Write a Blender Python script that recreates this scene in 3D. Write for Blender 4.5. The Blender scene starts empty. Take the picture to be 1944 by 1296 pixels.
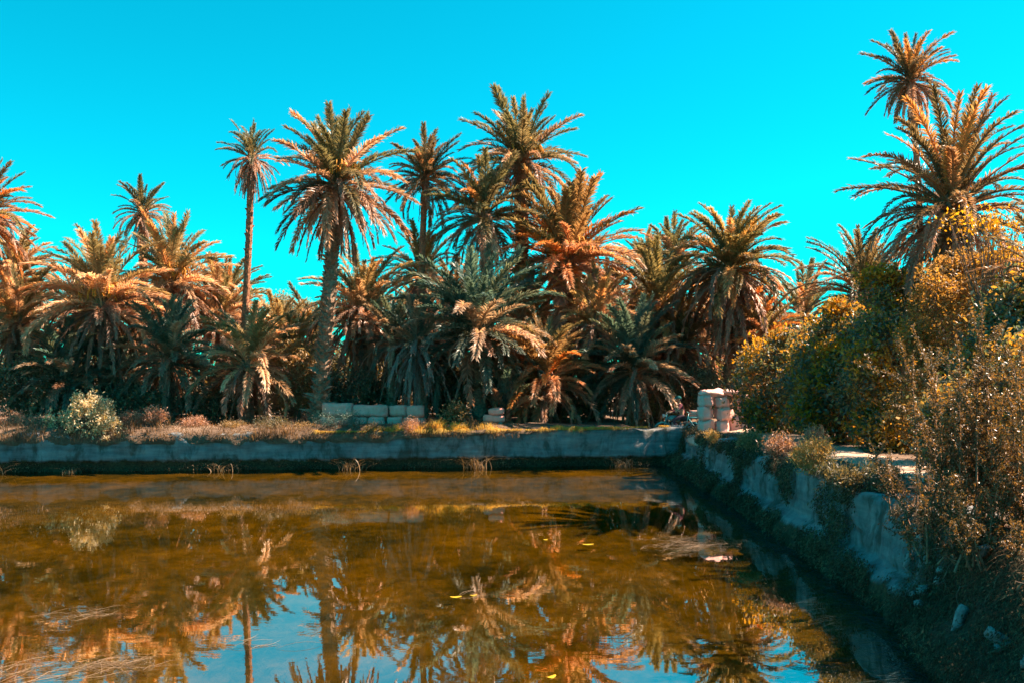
import bpy, bmesh, math, random
import numpy as np
from mathutils import Vector, Matrix, noise as mnoise

random.seed(7); RNG = np.random.default_rng(11)
R = math.radians
S = bpy.context.scene
COL = S.collection

# ------------------------------------------------------------------ camera
F, HORY, CAMH = 1750.0, 715.0, 3.5          # focal length and horizon in photo pixels, eye height above the water
cam_d = bpy.data.cameras.new('camera'); cam = bpy.data.objects.new('camera', cam_d); COL.objects.link(cam)
cam_d.sensor_width = 36.0; cam_d.lens = F / 1944.0 * 36.0
cam_d.shift_y = (HORY - 648.0) / 1944.0
cam_d.clip_end = 6000
cam.location = (0, 0, CAMH); cam.rotation_euler = (R(90), 0, 0)
S.camera = cam

# ------------------------------------------------------------------ sky and sun
SUN_EL, SUN_AZ = 46.0, 80.0                 # azimuth clockwise from +Y (the way the camera looks)
w = bpy.data.worlds.new('World'); S.world = w; w.use_nodes = True
nt = w.node_tree; nt.nodes.clear()
out = nt.nodes.new('ShaderNodeOutputWorld'); bg = nt.nodes.new('ShaderNodeBackground')
sky = nt.nodes.new('ShaderNodeTexSky'); sky.sky_type = 'NISHITA'; sky.sun_disc = False
sky.sun_elevation = R(SUN_EL); sky.sun_rotation = R(SUN_AZ)
sky.air_density = 1.0; sky.dust_density = 0.3; sky.ozone_density = 1.5
mul = nt.nodes.new('ShaderNodeMix'); mul.data_type = 'RGBA'; mul.blend_type = 'MULTIPLY'
mul.inputs['Factor'].default_value = 1.0
mul.inputs['B'].default_value = (0.005, 1.04, 0.95, 1)
nt.links.new(sky.outputs[0], mul.inputs['A']); nt.links.new(mul.outputs['Result'], bg.inputs[0])
bg.inputs[1].default_value = 0.05
nt.links.new(bg.outputs[0], out.inputs[0])
sun_d = bpy.data.lights.new('sun', 'SUN'); sun = bpy.data.objects.new('sun', sun_d); COL.objects.link(sun)
sun_d.energy = 5.0; sun_d.angle = R(0.5); sun_d.color = (1.0, 0.75, 0.56)
sv = Vector((math.sin(R(SUN_AZ)) * math.cos(R(SUN_EL)), math.cos(R(SUN_AZ)) * math.cos(R(SUN_EL)), math.sin(R(SUN_EL))))
sun.rotation_euler = sv.to_track_quat('Z', 'Y').to_euler()
S.view_settings.view_transform = 'Standard'; S.view_settings.look = 'None'
S.view_settings.exposure = 2.12; S.view_settings.gamma = 1.0
S.render.engine = 'CYCLES'
cy = S.cycles
cy.use_denoising = True
cy.max_bounces = 8; cy.diffuse_bounces = 3; cy.glossy_bounces = 3; cy.transmission_bounces = 4; cy.transparent_max_bounces = 8
cy.caustics_reflective = False; cy.caustics_refractive = False
cy.sample_clamp_indirect = 6.0

# ------------------------------------------------------------------ helpers
def px(x, y, D): return Vector(((x - 972.0) / F * D, D, CAMH - (y - HORY) / F * D))
def on_plane(x, y, z):
    D = (CAMH - z) * F / (y - HORY); return px(x, y, D)

def tag(o, label=None, cat=None, group=None, kind=None):
    if label: o['label'] = label
    if cat: o['category'] = cat
    if group: o['group'] = group
    if kind: o['kind'] = kind
    return o
def empty(name, loc):
    o = bpy.data.objects.new(name, None); COL.objects.link(o); o.location = loc
    o.empty_display_size = 0.3
    return o
def link(name, me, parent=None, loc=(0, 0, 0), rot=(0, 0, 0), sc=1.0):
    o = bpy.data.objects.new(name, me); COL.objects.link(o)
    o.location = loc; o.rotation_euler = rot
    o.scale = (sc, sc, sc) if isinstance(sc, (int, float)) else sc
    if parent: o.parent = parent
    return o
def np_mesh(name, V, faces, mat, smooth=False, mats=None, midx=None):
    """faces: list of int arrays (n,k)"""
    me = bpy.data.meshes.new(name)
    V = np.asarray(V, dtype=np.float32).reshape(-1, 3)
    faces = [np.asarray(f, dtype=np.int32) for f in faces if len(f)]
    nl = sum(f.size for f in faces); nf = sum(len(f) for f in faces)
    me.vertices.add(len(V)); me.vertices.foreach_set('co', V.ravel())
    me.loops.add(nl); me.polygons.add(nf)
    lv = np.concatenate([f.ravel() for f in faces])
    tot = np.concatenate([np.full(len(f), f.shape[1], np.int32) for f in faces])
    st = np.concatenate([[0], np.cumsum(tot)[:-1]]).astype(np.int32)
    me.loops.foreach_set('vertex_index', lv); me.polygons.foreach_set('loop_start', st)
    if mats:
        for m in mats: me.materials.append(m)
        if midx is not None: me.polygons.foreach_set('material_index', np.asarray(midx, np.int32))
    else: me.materials.append(mat)
    me.polygons.foreach_set('use_smooth', np.full(nf, bool(smooth)))
    me.update(calc_edges=True); me.validate()
    return me
def grid_faces(nu, nv, wrap=False):
    i = np.arange(nu - 1)[:, None]; jn = nv if wrap else nv - 1
    j = np.arange(jn)[None, :]
    a = i * nv + j; b = i * nv + (j + 1) % nv
    return np.stack([a, b, b + nv, a + nv], -1).reshape(-1, 4)
def fbm(p, sc=1.0, oct=3):
    return mnoise.fractal(Vector(p) * sc, 1.0, 2.0, oct)
class Acc:
    """collects pieces into one mesh"""
    def __init__(s): s.V = []; s.Q = []; s.T = []; s.n = 0
    def add(s, V, Q=None, T=None):
        V = np.asarray(V, float).reshape(-1, 3)
        if Q is not None and len(Q): s.Q.append(np.asarray(Q) + s.n)
        if T is not None and len(T): s.T.append(np.asarray(T) + s.n)
        s.V.append(V); s.n += len(V)
    def mesh(s, name, mat, smooth=False):
        f = []
        if s.Q: f.append(np.concatenate(s.Q))
        if s.T: f.append(np.concatenate(s.T))
        return np_mesh(name, np.concatenate(s.V), f, mat, smooth)
def tube(acc, pts, rad, seg=6, cap=True):
    pts = [Vector(p) for p in pts]; n = len(pts)
    rings = []; up = Vector((0, 0, 1)); side = None
    for i, p in enumerate(pts):
        t = (pts[min(i + 1, n - 1)] - pts[max(i - 1, 0)]).normalized()
        if side is None:
            side = t.orthogonal().normalized()
        else:
            side = (side - t * side.dot(t)).normalized()
        b = t.cross(side); r = rad[i] if hasattr(rad, '__len__') else rad
        rings.append([p + (side * math.cos(a) + b * math.sin(a)) * r for a in [2 * math.pi * k / seg for k in range(seg)]])
    V = [v for r in rings for v in r]; Q = grid_faces(n, seg, True)
    T = []
    if cap:
        V += [pts[0], pts[-1]]; a, b = len(V) - 2, len(V) - 1
        for k in range(seg):
            T.append((a, (k + 1) % seg, k)); T.append((b, (n - 1) * seg + k, (n - 1) * seg + (k + 1) % seg))
    acc.add([tuple(v) for v in V], Q, T)

# ------------------------------------------------------------------ materials
def new_mat(name):
    m = bpy.data.materials.new(name); m.use_nodes = True; t = m.node_tree; t.nodes.clear()
    o = t.nodes.new('ShaderNodeOutputMaterial'); return m, t, o
def nd(t, typ, **kw):
    n = t.nodes.new(typ)
    for k, v in kw.items(): setattr(n, k, v)
    return n
def ramp(t, fac, stops):
    r = nd(t, 'ShaderNodeValToRGB'); e = r.color_ramp.elements
    while len(e) < len(stops): e.new(0.5)
    for k, (p, c) in enumerate(stops):
        e[k].position = p; e[k].color = (*c, 1) if len(c) == 3 else c
    t.links.new(fac, r.inputs[0]); return r.outputs[0]
def noise_out(t, scale, detail=4, rough=0.6, vec=None, dist=0.0):
    n = nd(t, 'ShaderNodeTexNoise'); n.inputs['Scale'].default_value = scale
    n.inputs['Detail'].default_value = detail; n.inputs['Roughness'].default_value = rough
    n.inputs['Distortion'].default_value = dist
    if vec is not None: t.links.new(vec, n.inputs['Vector'])
    return n.outputs['Fac']
def mixc(t, fac, a, b, mode='MIX'):
    m = nd(t, 'ShaderNodeMix', data_type='RGBA', blend_type=mode)
    for sock, v in (('Factor', fac), ('A', a), ('B', b)):
        if isinstance(v, (int, float)): m.inputs[sock].default_value = v
        elif isinstance(v, tuple): m.inputs[sock].default_value = (*v, 1)
        else: t.links.new(v, m.inputs[sock])
    return m.outputs['Result']
def math_n(t, op, a, b=0.0):
    m = nd(t, 'ShaderNodeMath', operation=op)
    for k, v in enumerate((a, b)):
        if isinstance(v, (int, float)): m.inputs[k].default_value = v
        else: t.links.new(v, m.inputs[k])
    return m.outputs[0]
def bump(t, h, strength=0.5, dist=0.05):
    b = nd(t, 'ShaderNodeBump'); b.inputs['Strength'].default_value = strength; b.inputs['Distance'].default_value = dist
    t.links.new(h, b.inputs['Height']); return b.outputs[0]
def finish(t, o, col, rough=0.8, normal=None, spec=0.3, transl=0.0, tcol=None):
    p = nd(t, 'ShaderNodeBsdfPrincipled')
    t.links.new(col, p.inputs['Base Color']) if not isinstance(col, tuple) else setattr(p.inputs['Base Color'], 'default_value', (*col, 1))
    p.inputs['Roughness'].default_value = rough; p.inputs['Specular IOR Level'].default_value = spec
    if normal is not None: t.links.new(normal, p.inputs['Normal'])
    s = p.outputs[0]
    if transl > 0:
        tr = nd(t, 'ShaderNodeBsdfTranslucent')
        c = tcol if tcol is not None else col
        t.links.new(c, tr.inputs[0]) if not isinstance(c, tuple) else setattr(tr.inputs[0], 'default_value', (*c, 1))
        mx = nd(t, 'ShaderNodeMixShader'); mx.inputs[0].default_value = transl
        t.links.new(s, mx.inputs[1]); t.links.new(tr.outputs[0], mx.inputs[2]); s = mx.outputs[0]
    t.links.new(s, o.inputs[0])

def mat_frond():
    m, t, o = new_mat('palm_frond')
    oi = nd(t, 'ShaderNodeObjectInfo'); ge = nd(t, 'ShaderNodeNewGeometry')
    v = math_n(t, 'ADD', math_n(t, 'MULTIPLY', ge.outputs['Random Per Island'], 0.7), 0.65)
    c = mixc(t, 1.0, oi.outputs['Color'], v, 'MULTIPLY')
    h = nd(t, 'ShaderNodeMix', data_type='RGBA', blend_type='MULTIPLY'); h.inputs['Factor'].default_value = 1
    t.links.new(c, h.inputs['A']); h.inputs['B'].default_value = (1.25, 1.0, 0.7, 1)
    finish(t, o, c, rough=0.40, spec=0.5, transl=0.48, tcol=h.outputs['Result'])
    return m
def mat_leaf(name, stops, transl=0.4, rough=0.45, spec=0.4, clump=0.6, boost=(1.5, 1.2, 0.5)):
    m, t, o = new_mat(name)
    ge = nd(t, 'ShaderNodeNewGeometry'); tc = nd(t, 'ShaderNodeTexCoord')
    n = noise_out(t, clump, 3, 0.6, tc.outputs['Object'])
    f = math_n(t, 'ADD', math_n(t, 'MULTIPLY', ge.outputs['Random Per Island'], 0.55), math_n(t, 'MULTIPLY', math_n(t, 'SUBTRACT', n, 0.27), 0.95))
    c = ramp(t, f, stops)
    b = mixc(t, 1.0, c, boost, 'MULTIPLY')
    finish(t, o, c, rough=rough, spec=spec, transl=transl, tcol=b)
    return m
def mat_plain(name, a, b, scale=6.0, rough=0.85, bumpd=0.03, bstr=0.6, det=6, stretch=None, spec=0.25):
    m, t, o = new_mat(name); tc = nd(t, 'ShaderNodeTexCoord')
    vec = tc.outputs['Object']
    if stretch:
        mp = nd(t, 'ShaderNodeMapping'); mp.inputs['Scale'].default_value = stretch; t.links.new(vec, mp.inputs[0]); vec = mp.outputs[0]
    n = noise_out(t, scale, det, 0.65, vec)
    c = ramp(t, n, [(0.3, a), (0.7, b)])
    finish(t, o, c, rough=rough, normal=bump(t, n, bstr, bumpd), spec=spec)
    return m
M = {}
M['frond'] = mat_frond()
M['trunk'] = mat_plain('palm_trunk', (0.11, 0.07, 0.048), (0.38, 0.25, 0.17), 7.0, stretch=(1, 1, 2.0))
M['trunk_red'] = mat_plain('palm_trunk_reddish', (0.15, 0.065, 0.04), (0.46, 0.22, 0.12), 7.0, stretch=(1, 1, 2.0))
M['date'] = mat_plain('date_stalk', (0.45, 0.16, 0.02), (0.62, 0.27, 0.04), 20.0)
M['bark'] = mat_plain('shrub_bark', (0.09, 0.055, 0.04), (0.30, 0.18, 0.12), 20.0)
M['twig'] = mat_plain('twig_bark', (0.20, 0.10, 0.065), (0.42, 0.24, 0.15), 25.0)
M['hedge'] = mat_leaf('hedge_leaf', [(0.0, (0.05, 0.10, 0.09)), (0.40, (0.11, 0.135, 0.10)), (0.55, (0.27, 0.19, 0.07)), (0.76, (0.62, 0.31, 0.03))], 0.45, spec=0.7, rough=0.35, clump=0.45)  # olive to orange stops imitate sunlit leaves, scattered by clump
M['hedge_brown'] = mat_leaf('brown_shrub_leaf', [(0.0, (0.09, 0.07, 0.045)), (0.5, (0.24, 0.15, 0.06)), (0.85, (0.52, 0.28, 0.06))], 0.5, clump=0.6)
M['yellow'] = mat_leaf('yellow_leaf', [(0.0, (0.30, 0.15, 0.01)), (0.5, (0.55, 0.27, 0.015)), (0.9, (0.75, 0.42, 0.03))], 0.5, boost=(1.2, 1.1, 0.6))
M['tips'] = mat_leaf('sunlit_orange_leaf', [(0.0, (0.22, 0.13, 0.02)), (0.45, (0.48, 0.24, 0.02)), (0.9, (0.70, 0.36, 0.03))], 0.5, clump=0.8, boost=(1.2, 1.05, 0.6))  # orange leaf colour that paints sunlight on the hedge tops
M['sunlit_brown'] = mat_leaf('sunlit_brown_leaf', [(0.0, (0.20, 0.12, 0.05)), (0.5, (0.40, 0.22, 0.08)), (0.9, (0.62, 0.34, 0.08))], 0.5, clump=0.8, boost=(1.2, 1.05, 0.6))  # paler brown-gold leaves, painted sunlight for the brown shrub's top
M['near'] = mat_leaf('near_bush_leaf', [(0.0, (0.035, 0.028, 0.016)), (0.45, (0.11, 0.075, 0.035)), (0.75, (0.26, 0.15, 0.06)), (0.95, (0.50, 0.23, 0.02))], 0.35, rough=0.38, spec=0.45, clump=1.2)
M['olive'] = mat_leaf('silver_leaf', [(0.0, (0.18, 0.15, 0.09)), (0.4, (0.46, 0.37, 0.22)), (0.8, (0.76, 0.62, 0.40))], 0.3, clump=1.5)
M['pinkbrush'] = mat_leaf('pink_brush', [(0.0, (0.22, 0.11, 0.08)), (0.5, (0.42, 0.23, 0.16)), (0.9, (0.6, 0.35, 0.22))], 0.3, clump=1.2)
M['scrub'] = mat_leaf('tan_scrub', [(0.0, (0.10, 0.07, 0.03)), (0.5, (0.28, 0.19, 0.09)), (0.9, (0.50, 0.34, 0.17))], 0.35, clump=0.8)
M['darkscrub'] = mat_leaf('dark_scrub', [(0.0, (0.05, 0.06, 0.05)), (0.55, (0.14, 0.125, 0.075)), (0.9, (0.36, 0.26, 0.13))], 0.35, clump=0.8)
M['teal'] = mat_leaf('teal_leaf', [(0.0, (0.03, 0.07, 0.06)), (0.6, (0.08, 0.14, 0.11)), (0.95, (0.16, 0.2, 0.14))], 0.25, clump=1.0, boost=(1, 1, 1))
M['moss'] = mat_leaf('hanging_growth', [(0.0, (0.03, 0.021, 0.013)), (0.5, (0.10, 0.068, 0.036)), (0.85, (0.26, 0.17, 0.085))], 0.15, rough=0.7, spec=0.2, clump=0.9, boost=(1, 1, 1))
M['matted'] = mat_leaf('matted_grass', [(0.0, (0.05, 0.03, 0.018)), (0.5, (0.16, 0.095, 0.055)), (0.9, (0.36, 0.23, 0.13))], 0.15, rough=0.8, spec=0.1, clump=1.5, boost=(1, 1, 1))
M['drygrass'] = mat_leaf('dry_grass', [(0.0, (0.06, 0.04, 0.025)), (0.5, (0.16, 0.10, 0.06)), (0.9, (0.32, 0.20, 0.11))], 0.35, rough=0.6, clump=1.2)  # browns darkened so the colour carries the shade of the palms
M['yellowgrass'] = mat_leaf('yellow_grass', [(0.0, (0.32, 0.21, 0.05)), (0.5, (0.60, 0.40, 0.08)), (0.9, (0.78, 0.54, 0.14))], 0.4, rough=0.6, clump=1.2)
M['watergrass'] = mat_leaf('water_grass', [(0.0, (0.012, 0.03, 0.03)), (0.6, (0.03, 0.06, 0.06)), (0.98, (0.10, 0.10, 0.08))], 0.1, rough=0.7, spec=0.1, clump=0.8, boost=(1, 1, 1))
M['golddry'] = mat_leaf('gold_dry', [(0.0, (0.20, 0.13, 0.06)), (0.5, (0.40, 0.27, 0.10)), (0.9, (0.58, 0.38, 0.16))], 0.35, rough=0.6, clump=1.2)
M['straw'] = mat_leaf('straw', [(0.0, (0.14, 0.085, 0.045)), (0.5, (0.27, 0.17, 0.09)), (0.9, (0.45, 0.31, 0.19))], 0.2, rough=0.45, clump=1.0)
M['mud_pale'] = mat_plain('pale_mud', (0.82, 0.43, 0.36), (0.95, 0.56, 0.50), 4.0, bumpd=0.05, bstr=0.8)
M['mud'] = mat_plain('mud_brick', (0.78, 0.29, 0.22), (0.95, 0.40, 0.33), 5.0, bumpd=0.05, bstr=0.7)
M['stone'] = mat_plain('grey_stone', (0.16, 0.15, 0.145), (0.40, 0.37, 0.35), 9.0)
M['float_leaf'] = mat_plain('yellow_floating_leaf', (0.36, 0.22, 0.01), (0.52, 0.34, 0.02), 12.0, rough=0.4)

def mat_ground():
    m, t, o = new_mat('dry_earth'); tc = nd(t, 'ShaderNodeTexCoord')
    n = noise_out(t, 0.7, 8, 0.65, tc.outputs['Object']); n2 = noise_out(t, 9.0, 6, 0.7, tc.outputs['Object'])
    f = math_n(t, 'ADD', math_n(t, 'MULTIPLY', n, 0.6), math_n(t, 'MULTIPLY', n2, 0.4))
    c = ramp(t, f, [(0.32, (0.06, 0.04, 0.027)), (0.5, (0.15, 0.10, 0.07)), (0.68, (0.30, 0.21, 0.15))])
    finish(t, o, c, rough=0.95, normal=bump(t, n2, 0.8, 0.08), spec=0.1)
    return m
M['ground'] = mat_ground()
M['sand'] = mat_plain('sandy_path', (0.34, 0.23, 0.165), (0.56, 0.40, 0.30), 5.0, rough=0.95, bumpd=0.06, bstr=0.9, spec=0.1)
def mat_wall():
    m, t, o = new_mat('basin_render'); ge = nd(t, 'ShaderNodeNewGeometry'); tc = nd(t, 'ShaderNodeTexCoord')
    sx = nd(t, 'ShaderNodeSeparateXYZ'); t.links.new(ge.outputs['Position'], sx.inputs[0])
    mp = nd(t, 'ShaderNodeMapping'); mp.inputs['Scale'].default_value = (1, 1, 0.45); t.links.new(tc.outputs['Object'], mp.inputs[0])
    mph = nd(t, 'ShaderNodeMapping'); mph.inputs['Scale'].default_value = (0.35, 0.35, 3.0); t.links.new(tc.outputs['Object'], mph.inputs[0])
    nA = noise_out(t, 2.2, 7, 0.65, mp.outputs[0]); nB = noise_out(t, 14.0, 6, 0.7, tc.outputs['Object']); nH = noise_out(t, 2.0, 6, 0.6, mph.outputs[0])
    base = ramp(t, math_n(t, 'ADD', math_n(t, 'MULTIPLY', nA, 0.5), math_n(t, 'MULTIPLY', nH, 0.5)), [(0.3, (0.06, 0.065, 0.065)), (0.48, (0.18, 0.185, 0.19)), (0.7, (0.34, 0.33, 0.32))])
    # algae: the water-line growth, ragged edge at about 0.4 m
    edge = math_n(t, 'ADD', sx.outputs['Z'], math_n(t, 'MULTIPLY', math_n(t, 'SUBTRACT', nA, 0.5), 0.5))
    mr = nd(t, 'ShaderNodeMapRange'); t.links.new(edge, mr.inputs[0]); mr.inputs[1].default_value = 0.34; mr.inputs[2].default_value = 0.44
    mr.inputs[3].default_value = 1; mr.inputs[4].default_value = 0
    alg = ramp(t, nB, [(0.35, (0.022, 0.022, 0.014)), (0.7, (0.11, 0.085, 0.04))])
    # black drip stains
    st = ramp(t, noise_out(t, 1.3, 6, 0.7, mp.outputs[0], 0.4), [(0.50, (0, 0, 0)), (0.62, (1, 1, 1))])
    c = mixc(t, math_n(t, 'MULTIPLY', st, 0.75), base, (0.045, 0.05, 0.035))
    c = mixc(t, mr.outputs[0], c, alg)
    me_ = nd(t, 'ShaderNodeMapRange'); t.links.new(math_n(t, 'ADD', sx.outputs['Y'], math_n(t, 'MULTIPLY', math_n(t, 'SUBTRACT', nA, 0.5), 5.0)), me_.inputs[0])
    me_.inputs[1].default_value = 12.2; me_.inputs[2].default_value = 13.2; me_.inputs[3].default_value = 1; me_.inputs[4].default_value = 0
    rx_ = math_n(t, 'MULTIPLY', me_.outputs[0], math_n(t, 'GREATER_THAN', sx.outputs['X'], 3.9))
    earth = ramp(t, nB, [(0.3, (0.03, 0.018, 0.011)), (0.6, (0.10, 0.06, 0.038)), (0.75, (0.20, 0.13, 0.085))])
    c = mixc(t, rx_, c, earth)
    h = math_n(t, 'ADD', math_n(t, 'MULTIPLY', nB, 0.5), nA)
    finish(t, o, c, rough=0.9, normal=bump(t, h, 0.7, 0.06), spec=0.15)
    return m
M['wall'] = mat_wall()
def mat_floor():
    m, t, o = new_mat('pool_bed'); tc = nd(t, 'ShaderNodeTexCoord')
    mp = nd(t, 'ShaderNodeMapping'); mp.inputs['Scale'].default_value = (0.9, 0.75, 1.0); t.links.new(tc.outputs['Object'], mp.inputs[0])
    a = noise_out(t, 0.45, 8, 0.6, mp.outputs[0], 0.4); b = noise_out(t, 4.0, 7, 0.7, mp.outputs[0], 0.3)
    f = math_n(t, 'ADD', math_n(t, 'MULTIPLY', a, 0.55), math_n(t, 'MULTIPLY', b, 0.45))
    c = ramp(t, f, [(0.36, (0.022, 0.026, 0.005)), (0.45, (0.07, 0.063, 0.004)), (0.52, (0.125, 0.096, 0.005)), (0.60, (0.20, 0.138, 0.007)), (0.72, (0.30, 0.24, 0.04))])
    finish(t, o, c, rough=1.0, normal=bump(t, b, 0.8, 0.1), spec=0.0)
    return m
M['floor'] = mat_floor()
def mat_water():
    m, t, o = new_mat('pond_water'); tc = nd(t, 'ShaderNodeTexCoord')
    mp = nd(t, 'ShaderNodeMapping'); mp.inputs['Scale'].default_value = (0.8, 1.7, 1.0); t.links.new(tc.outputs['Object'], mp.inputs[0])
    n1 = noise_out(t, 2.0, 3, 0.5, mp.outputs[0], 0.3); n2 = noise_out(t, 11.0, 2, 0.5, mp.outputs[0])
    calm = ramp(t, noise_out(t, 0.22, 3, 0.5, tc.outputs['Object']), [(0.4, (0.25,) * 3), (0.65, (1.0,) * 3)])
    h = math_n(t, 'MULTIPLY', math_n(t, 'ADD', n1, math_n(t, 'MULTIPLY', n2, 0.06)), calm)
    nr = bump(t, h, 0.026, 0.05)
    fr = nd(t, 'ShaderNodeFresnel'); fr.inputs['IOR'].default_value = 1.45; t.links.new(nr, fr.inputs['Normal'])
    fac = math_n(t, 'ADD', math_n(t, 'MULTIPLY', fr.outputs[0], 0.02), 0.48)
    tr = nd(t, 'ShaderNodeBsdfTransparent'); tr.inputs[0].default_value = (0.92, 0.74, 0.30, 1)
    gl = nd(t, 'ShaderNodeBsdfGlossy'); gl.inputs['Roughness'].default_value = 0.012; gl.inputs['Color'].default_value = (0.95, 0.95, 0.95, 1)
    t.links.new(nr, gl.inputs['Normal'])
    mx = nd(t, 'ShaderNodeMixShader'); t.links.new(fac, mx.inputs[0]); t.links.new(tr.outputs[0], mx.inputs[1]); t.links.new(gl.outputs[0], mx.inputs[2])
    t.links.new(mx.outputs[0], o.inputs[0])
    return m
M['water'] = mat_water()

# ------------------------------------------------------------------ the setting: ground, pool bed, water
def far_y(x): return 35.83 + 0.108 * x                    # front face of the far basin wall
RW = [(-4, 4.6, 5.5), (8, 4.65, 5.55), (10.6, 4.85, 5.7), (12.6, 5.38, 5.9), (17.75, 5.66, 6.12), (25, 5.92, 6.35), (33, 6.1, 6.65), (36.4, 6.2, 6.85), (40, 6.3, 6.9)]
def rw(y):                                                # right basin wall: x at the water line, x of the top edge
    ys = [r[0] for r in RW]
    return float(np.interp(y, ys, [r[1] for r in RW])), float(np.interp(y, ys, [r[2] for r in RW]))
POOL_L, POOL_N = -27.0, 3.6
def gz(x, y):
    """ground height outside the pool"""
    z = 1.42 + 0.10 * fbm((x, y, 0.3), 0.35)
    if y > far_y(x) and x < 5: z += 0.12
    z -= 0.55 * math.exp(-((x - 7.3) / 1.6) ** 2 - ((y - 38.9) / 1.5) ** 2)      # the sunken lane behind the corner
    if x > 6 and y < 34: z += 0.10 + 0.02 * (x - 6)
    return z
xs = np.concatenate([np.linspace(-34, -28, 5), np.linspace(-27.4, -26.6, 4), np.linspace(-25.5, 4, 48), np.linspace(4.6, 12, 34), np.linspace(12.6, 34, 36)])
ys = np.concatenate([np.linspace(-14, 2, 18), np.linspace(2.6, 4, 6), np.linspace(4.8, 34, 52), np.linspace(34.4, 44, 36), np.linspace(44.8, 80, 40)])
V = []
for v in ys:
    for u in xs:
        x = u + (rw(v)[1] - 6.2) * float(np.interp(u, [-27, 6, 30], [0, 1, 0]))
        y = v + 0.108 * u * float(np.interp(v, [4, 35, 80], [0, 1, 0]))
        inside = (POOL_L - 0.3 < x < rw(y)[1] + 0.6) and (POOL_N - 0.3 < y < far_y(x) + 0.6)
        V.append((x, y, -1.0 if inside else gz(x, y)))
nx_, ny_ = len(xs), len(ys)
Q = grid_faces(ny_, nx_)
V = np.array(V)
# outer apron to the horizon
per = [j for j in range(nx_)] + [i * nx_ + nx_ - 1 for i in range(1, ny_)] + [(ny_ - 1) * nx_ + j for j in range(nx_ - 2, -1, -1)] + [i * nx_ for i in range(ny_ - 2, 0, -1)]
c0 = np.array([0, 33, 0.0]); base = len(V); extra = []
for k in per:
    d = V[k] - c0; d[2] = 0; extra.append(c0 + d * 60 + np.array([0, 0, 1.0]))
V = np.concatenate([V, np.array(extra)])
n = len(per); Q2 = np.array([(per[k], base + k, base + (k + 1) % n, per[(k + 1) % n]) for k in range(n)])
g = link('ground', np_mesh('ground', V, [np.concatenate([Q, Q2])], M['ground'], True)); g['kind'] = 'structure'

fx = np.linspace(-27.5, 7.0, 90); fy = np.linspace(3.0, 37.5, 90)
V = [(x, y, -0.10 + 0.035 * fbm((x, y, 5), 0.5) + 0.03 * fbm((x, y, 9), 1.7)) for y in fy for x in fx]
o = link('pool_floor', np_mesh('pool_floor', V, [grid_faces(90, 90)], M['floor'], True)); o['kind'] = 'structure'
o = link('water', np_mesh('water', [(-27.2, 3.4, 0), (7.0, 3.4, 0), (7.0, 37.4, 0), (-27.2, 37.4, 0)], [np.array([[0, 1, 2, 3]])], M['water'])); o['kind'] = 'structure'

# sandy foot path along the right bank
V = []; yy = np.linspace(-6, 33, 160); uu = np.linspace(0, 1, 14)
for y in yy:
    c = float(np.interp(y, [-6, 10, 17, 23, 33], [9.6, 8.9, 8.3, 8.2, 8.6])); wd = 0.8
    for u in uu:
        x = c + (u - 0.5) * 2 * wd + 0.25 * fbm((c, y, 2), 0.6, 3) * (1 if u in (0.0, 1.0) else 0.6)
        V.append((x, y, gz(x, y) + 0.012 + 0.03 * math.sin(math.pi * u) + 0.025 * fbm((x * 3, y * 0.6, 4), 1.0, 3) * math.sin(math.pi * u)))
o = link('path', np_mesh('path', V, [grid_faces(160, 14)], M['sand'], True)); o['kind'] = 'structure'

# ------------------------------------------------------------------ basin walls
def wall_sheet(name, path, prof, mat, amp=0.04, nsc=1.2):
    """path: function s->(origin, outward) ; prof: list of (offset outwards, z)"""
    V = []; n = 0
    for (ox, oy, nx, ny, s) in path:
        n += 1
        for k, (d, z) in enumerate(prof(s)):
            p = Vector((ox + nx * d, oy + ny * d, z))
            a = amp * fbm(p, nsc, 4) + 0.35 * amp * fbm(p + Vector((9, 3, 1)), nsc * 4, 3)
            V.append((p.x + nx * a, p.y + ny * a, p.z + (1.1 * amp * fbm(p + Vector((4, 4, 4)), 0.9, 4) if z > 0.9 else 0)))
    k = len(V) // n
    return np_mesh(name, V, [grid_faces(n, k)], mat, True)
def densify(pr, step=0.09, ms=None):
    out = []
    for q, (a, b) in enumerate(zip(pr[:-1], pr[1:])):
        m = ms[q] if ms else max(1, int(math.dist(a, b) / step))
        out += [(a[0] + (b[0] - a[0]) * i / m, a[1] + (b[1] - a[1]) * i / m) for i in range(m)]
    return out + [pr[-1]]
far = empty('basin_wall', (0, far_y(0), 0))
tag(far, 'low cement basin wall at the far end with grassy top and algae band', 'wall')
path = []
for x in np.linspace(-27.5, 7.2, 300):
    path.append((x, far_y(x), 0.107, -0.994, x))
def prof_far(x):
    top = 1.40 + 0.10 * max(0, (x - 2) / 5)
    return densify([(-0.10, -0.8), (-0.08, 0.33), (-0.01, 0.40), (0.0, 0.9), (-0.03, top - 0.06), (-0.10, top), (-0.62, top + 0.02), (-0.78, top - 0.05), (-0.8, 0.4)], ms=[4, 2, 6, 5, 2, 5, 2, 4])
o = link('wall_face', wall_sheet('wall_face', path, prof_far, M['wall'], 0.10, 1.1)); o.parent = far; o.matrix_parent_inverse = Matrix.Translation(-far.location)

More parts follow.
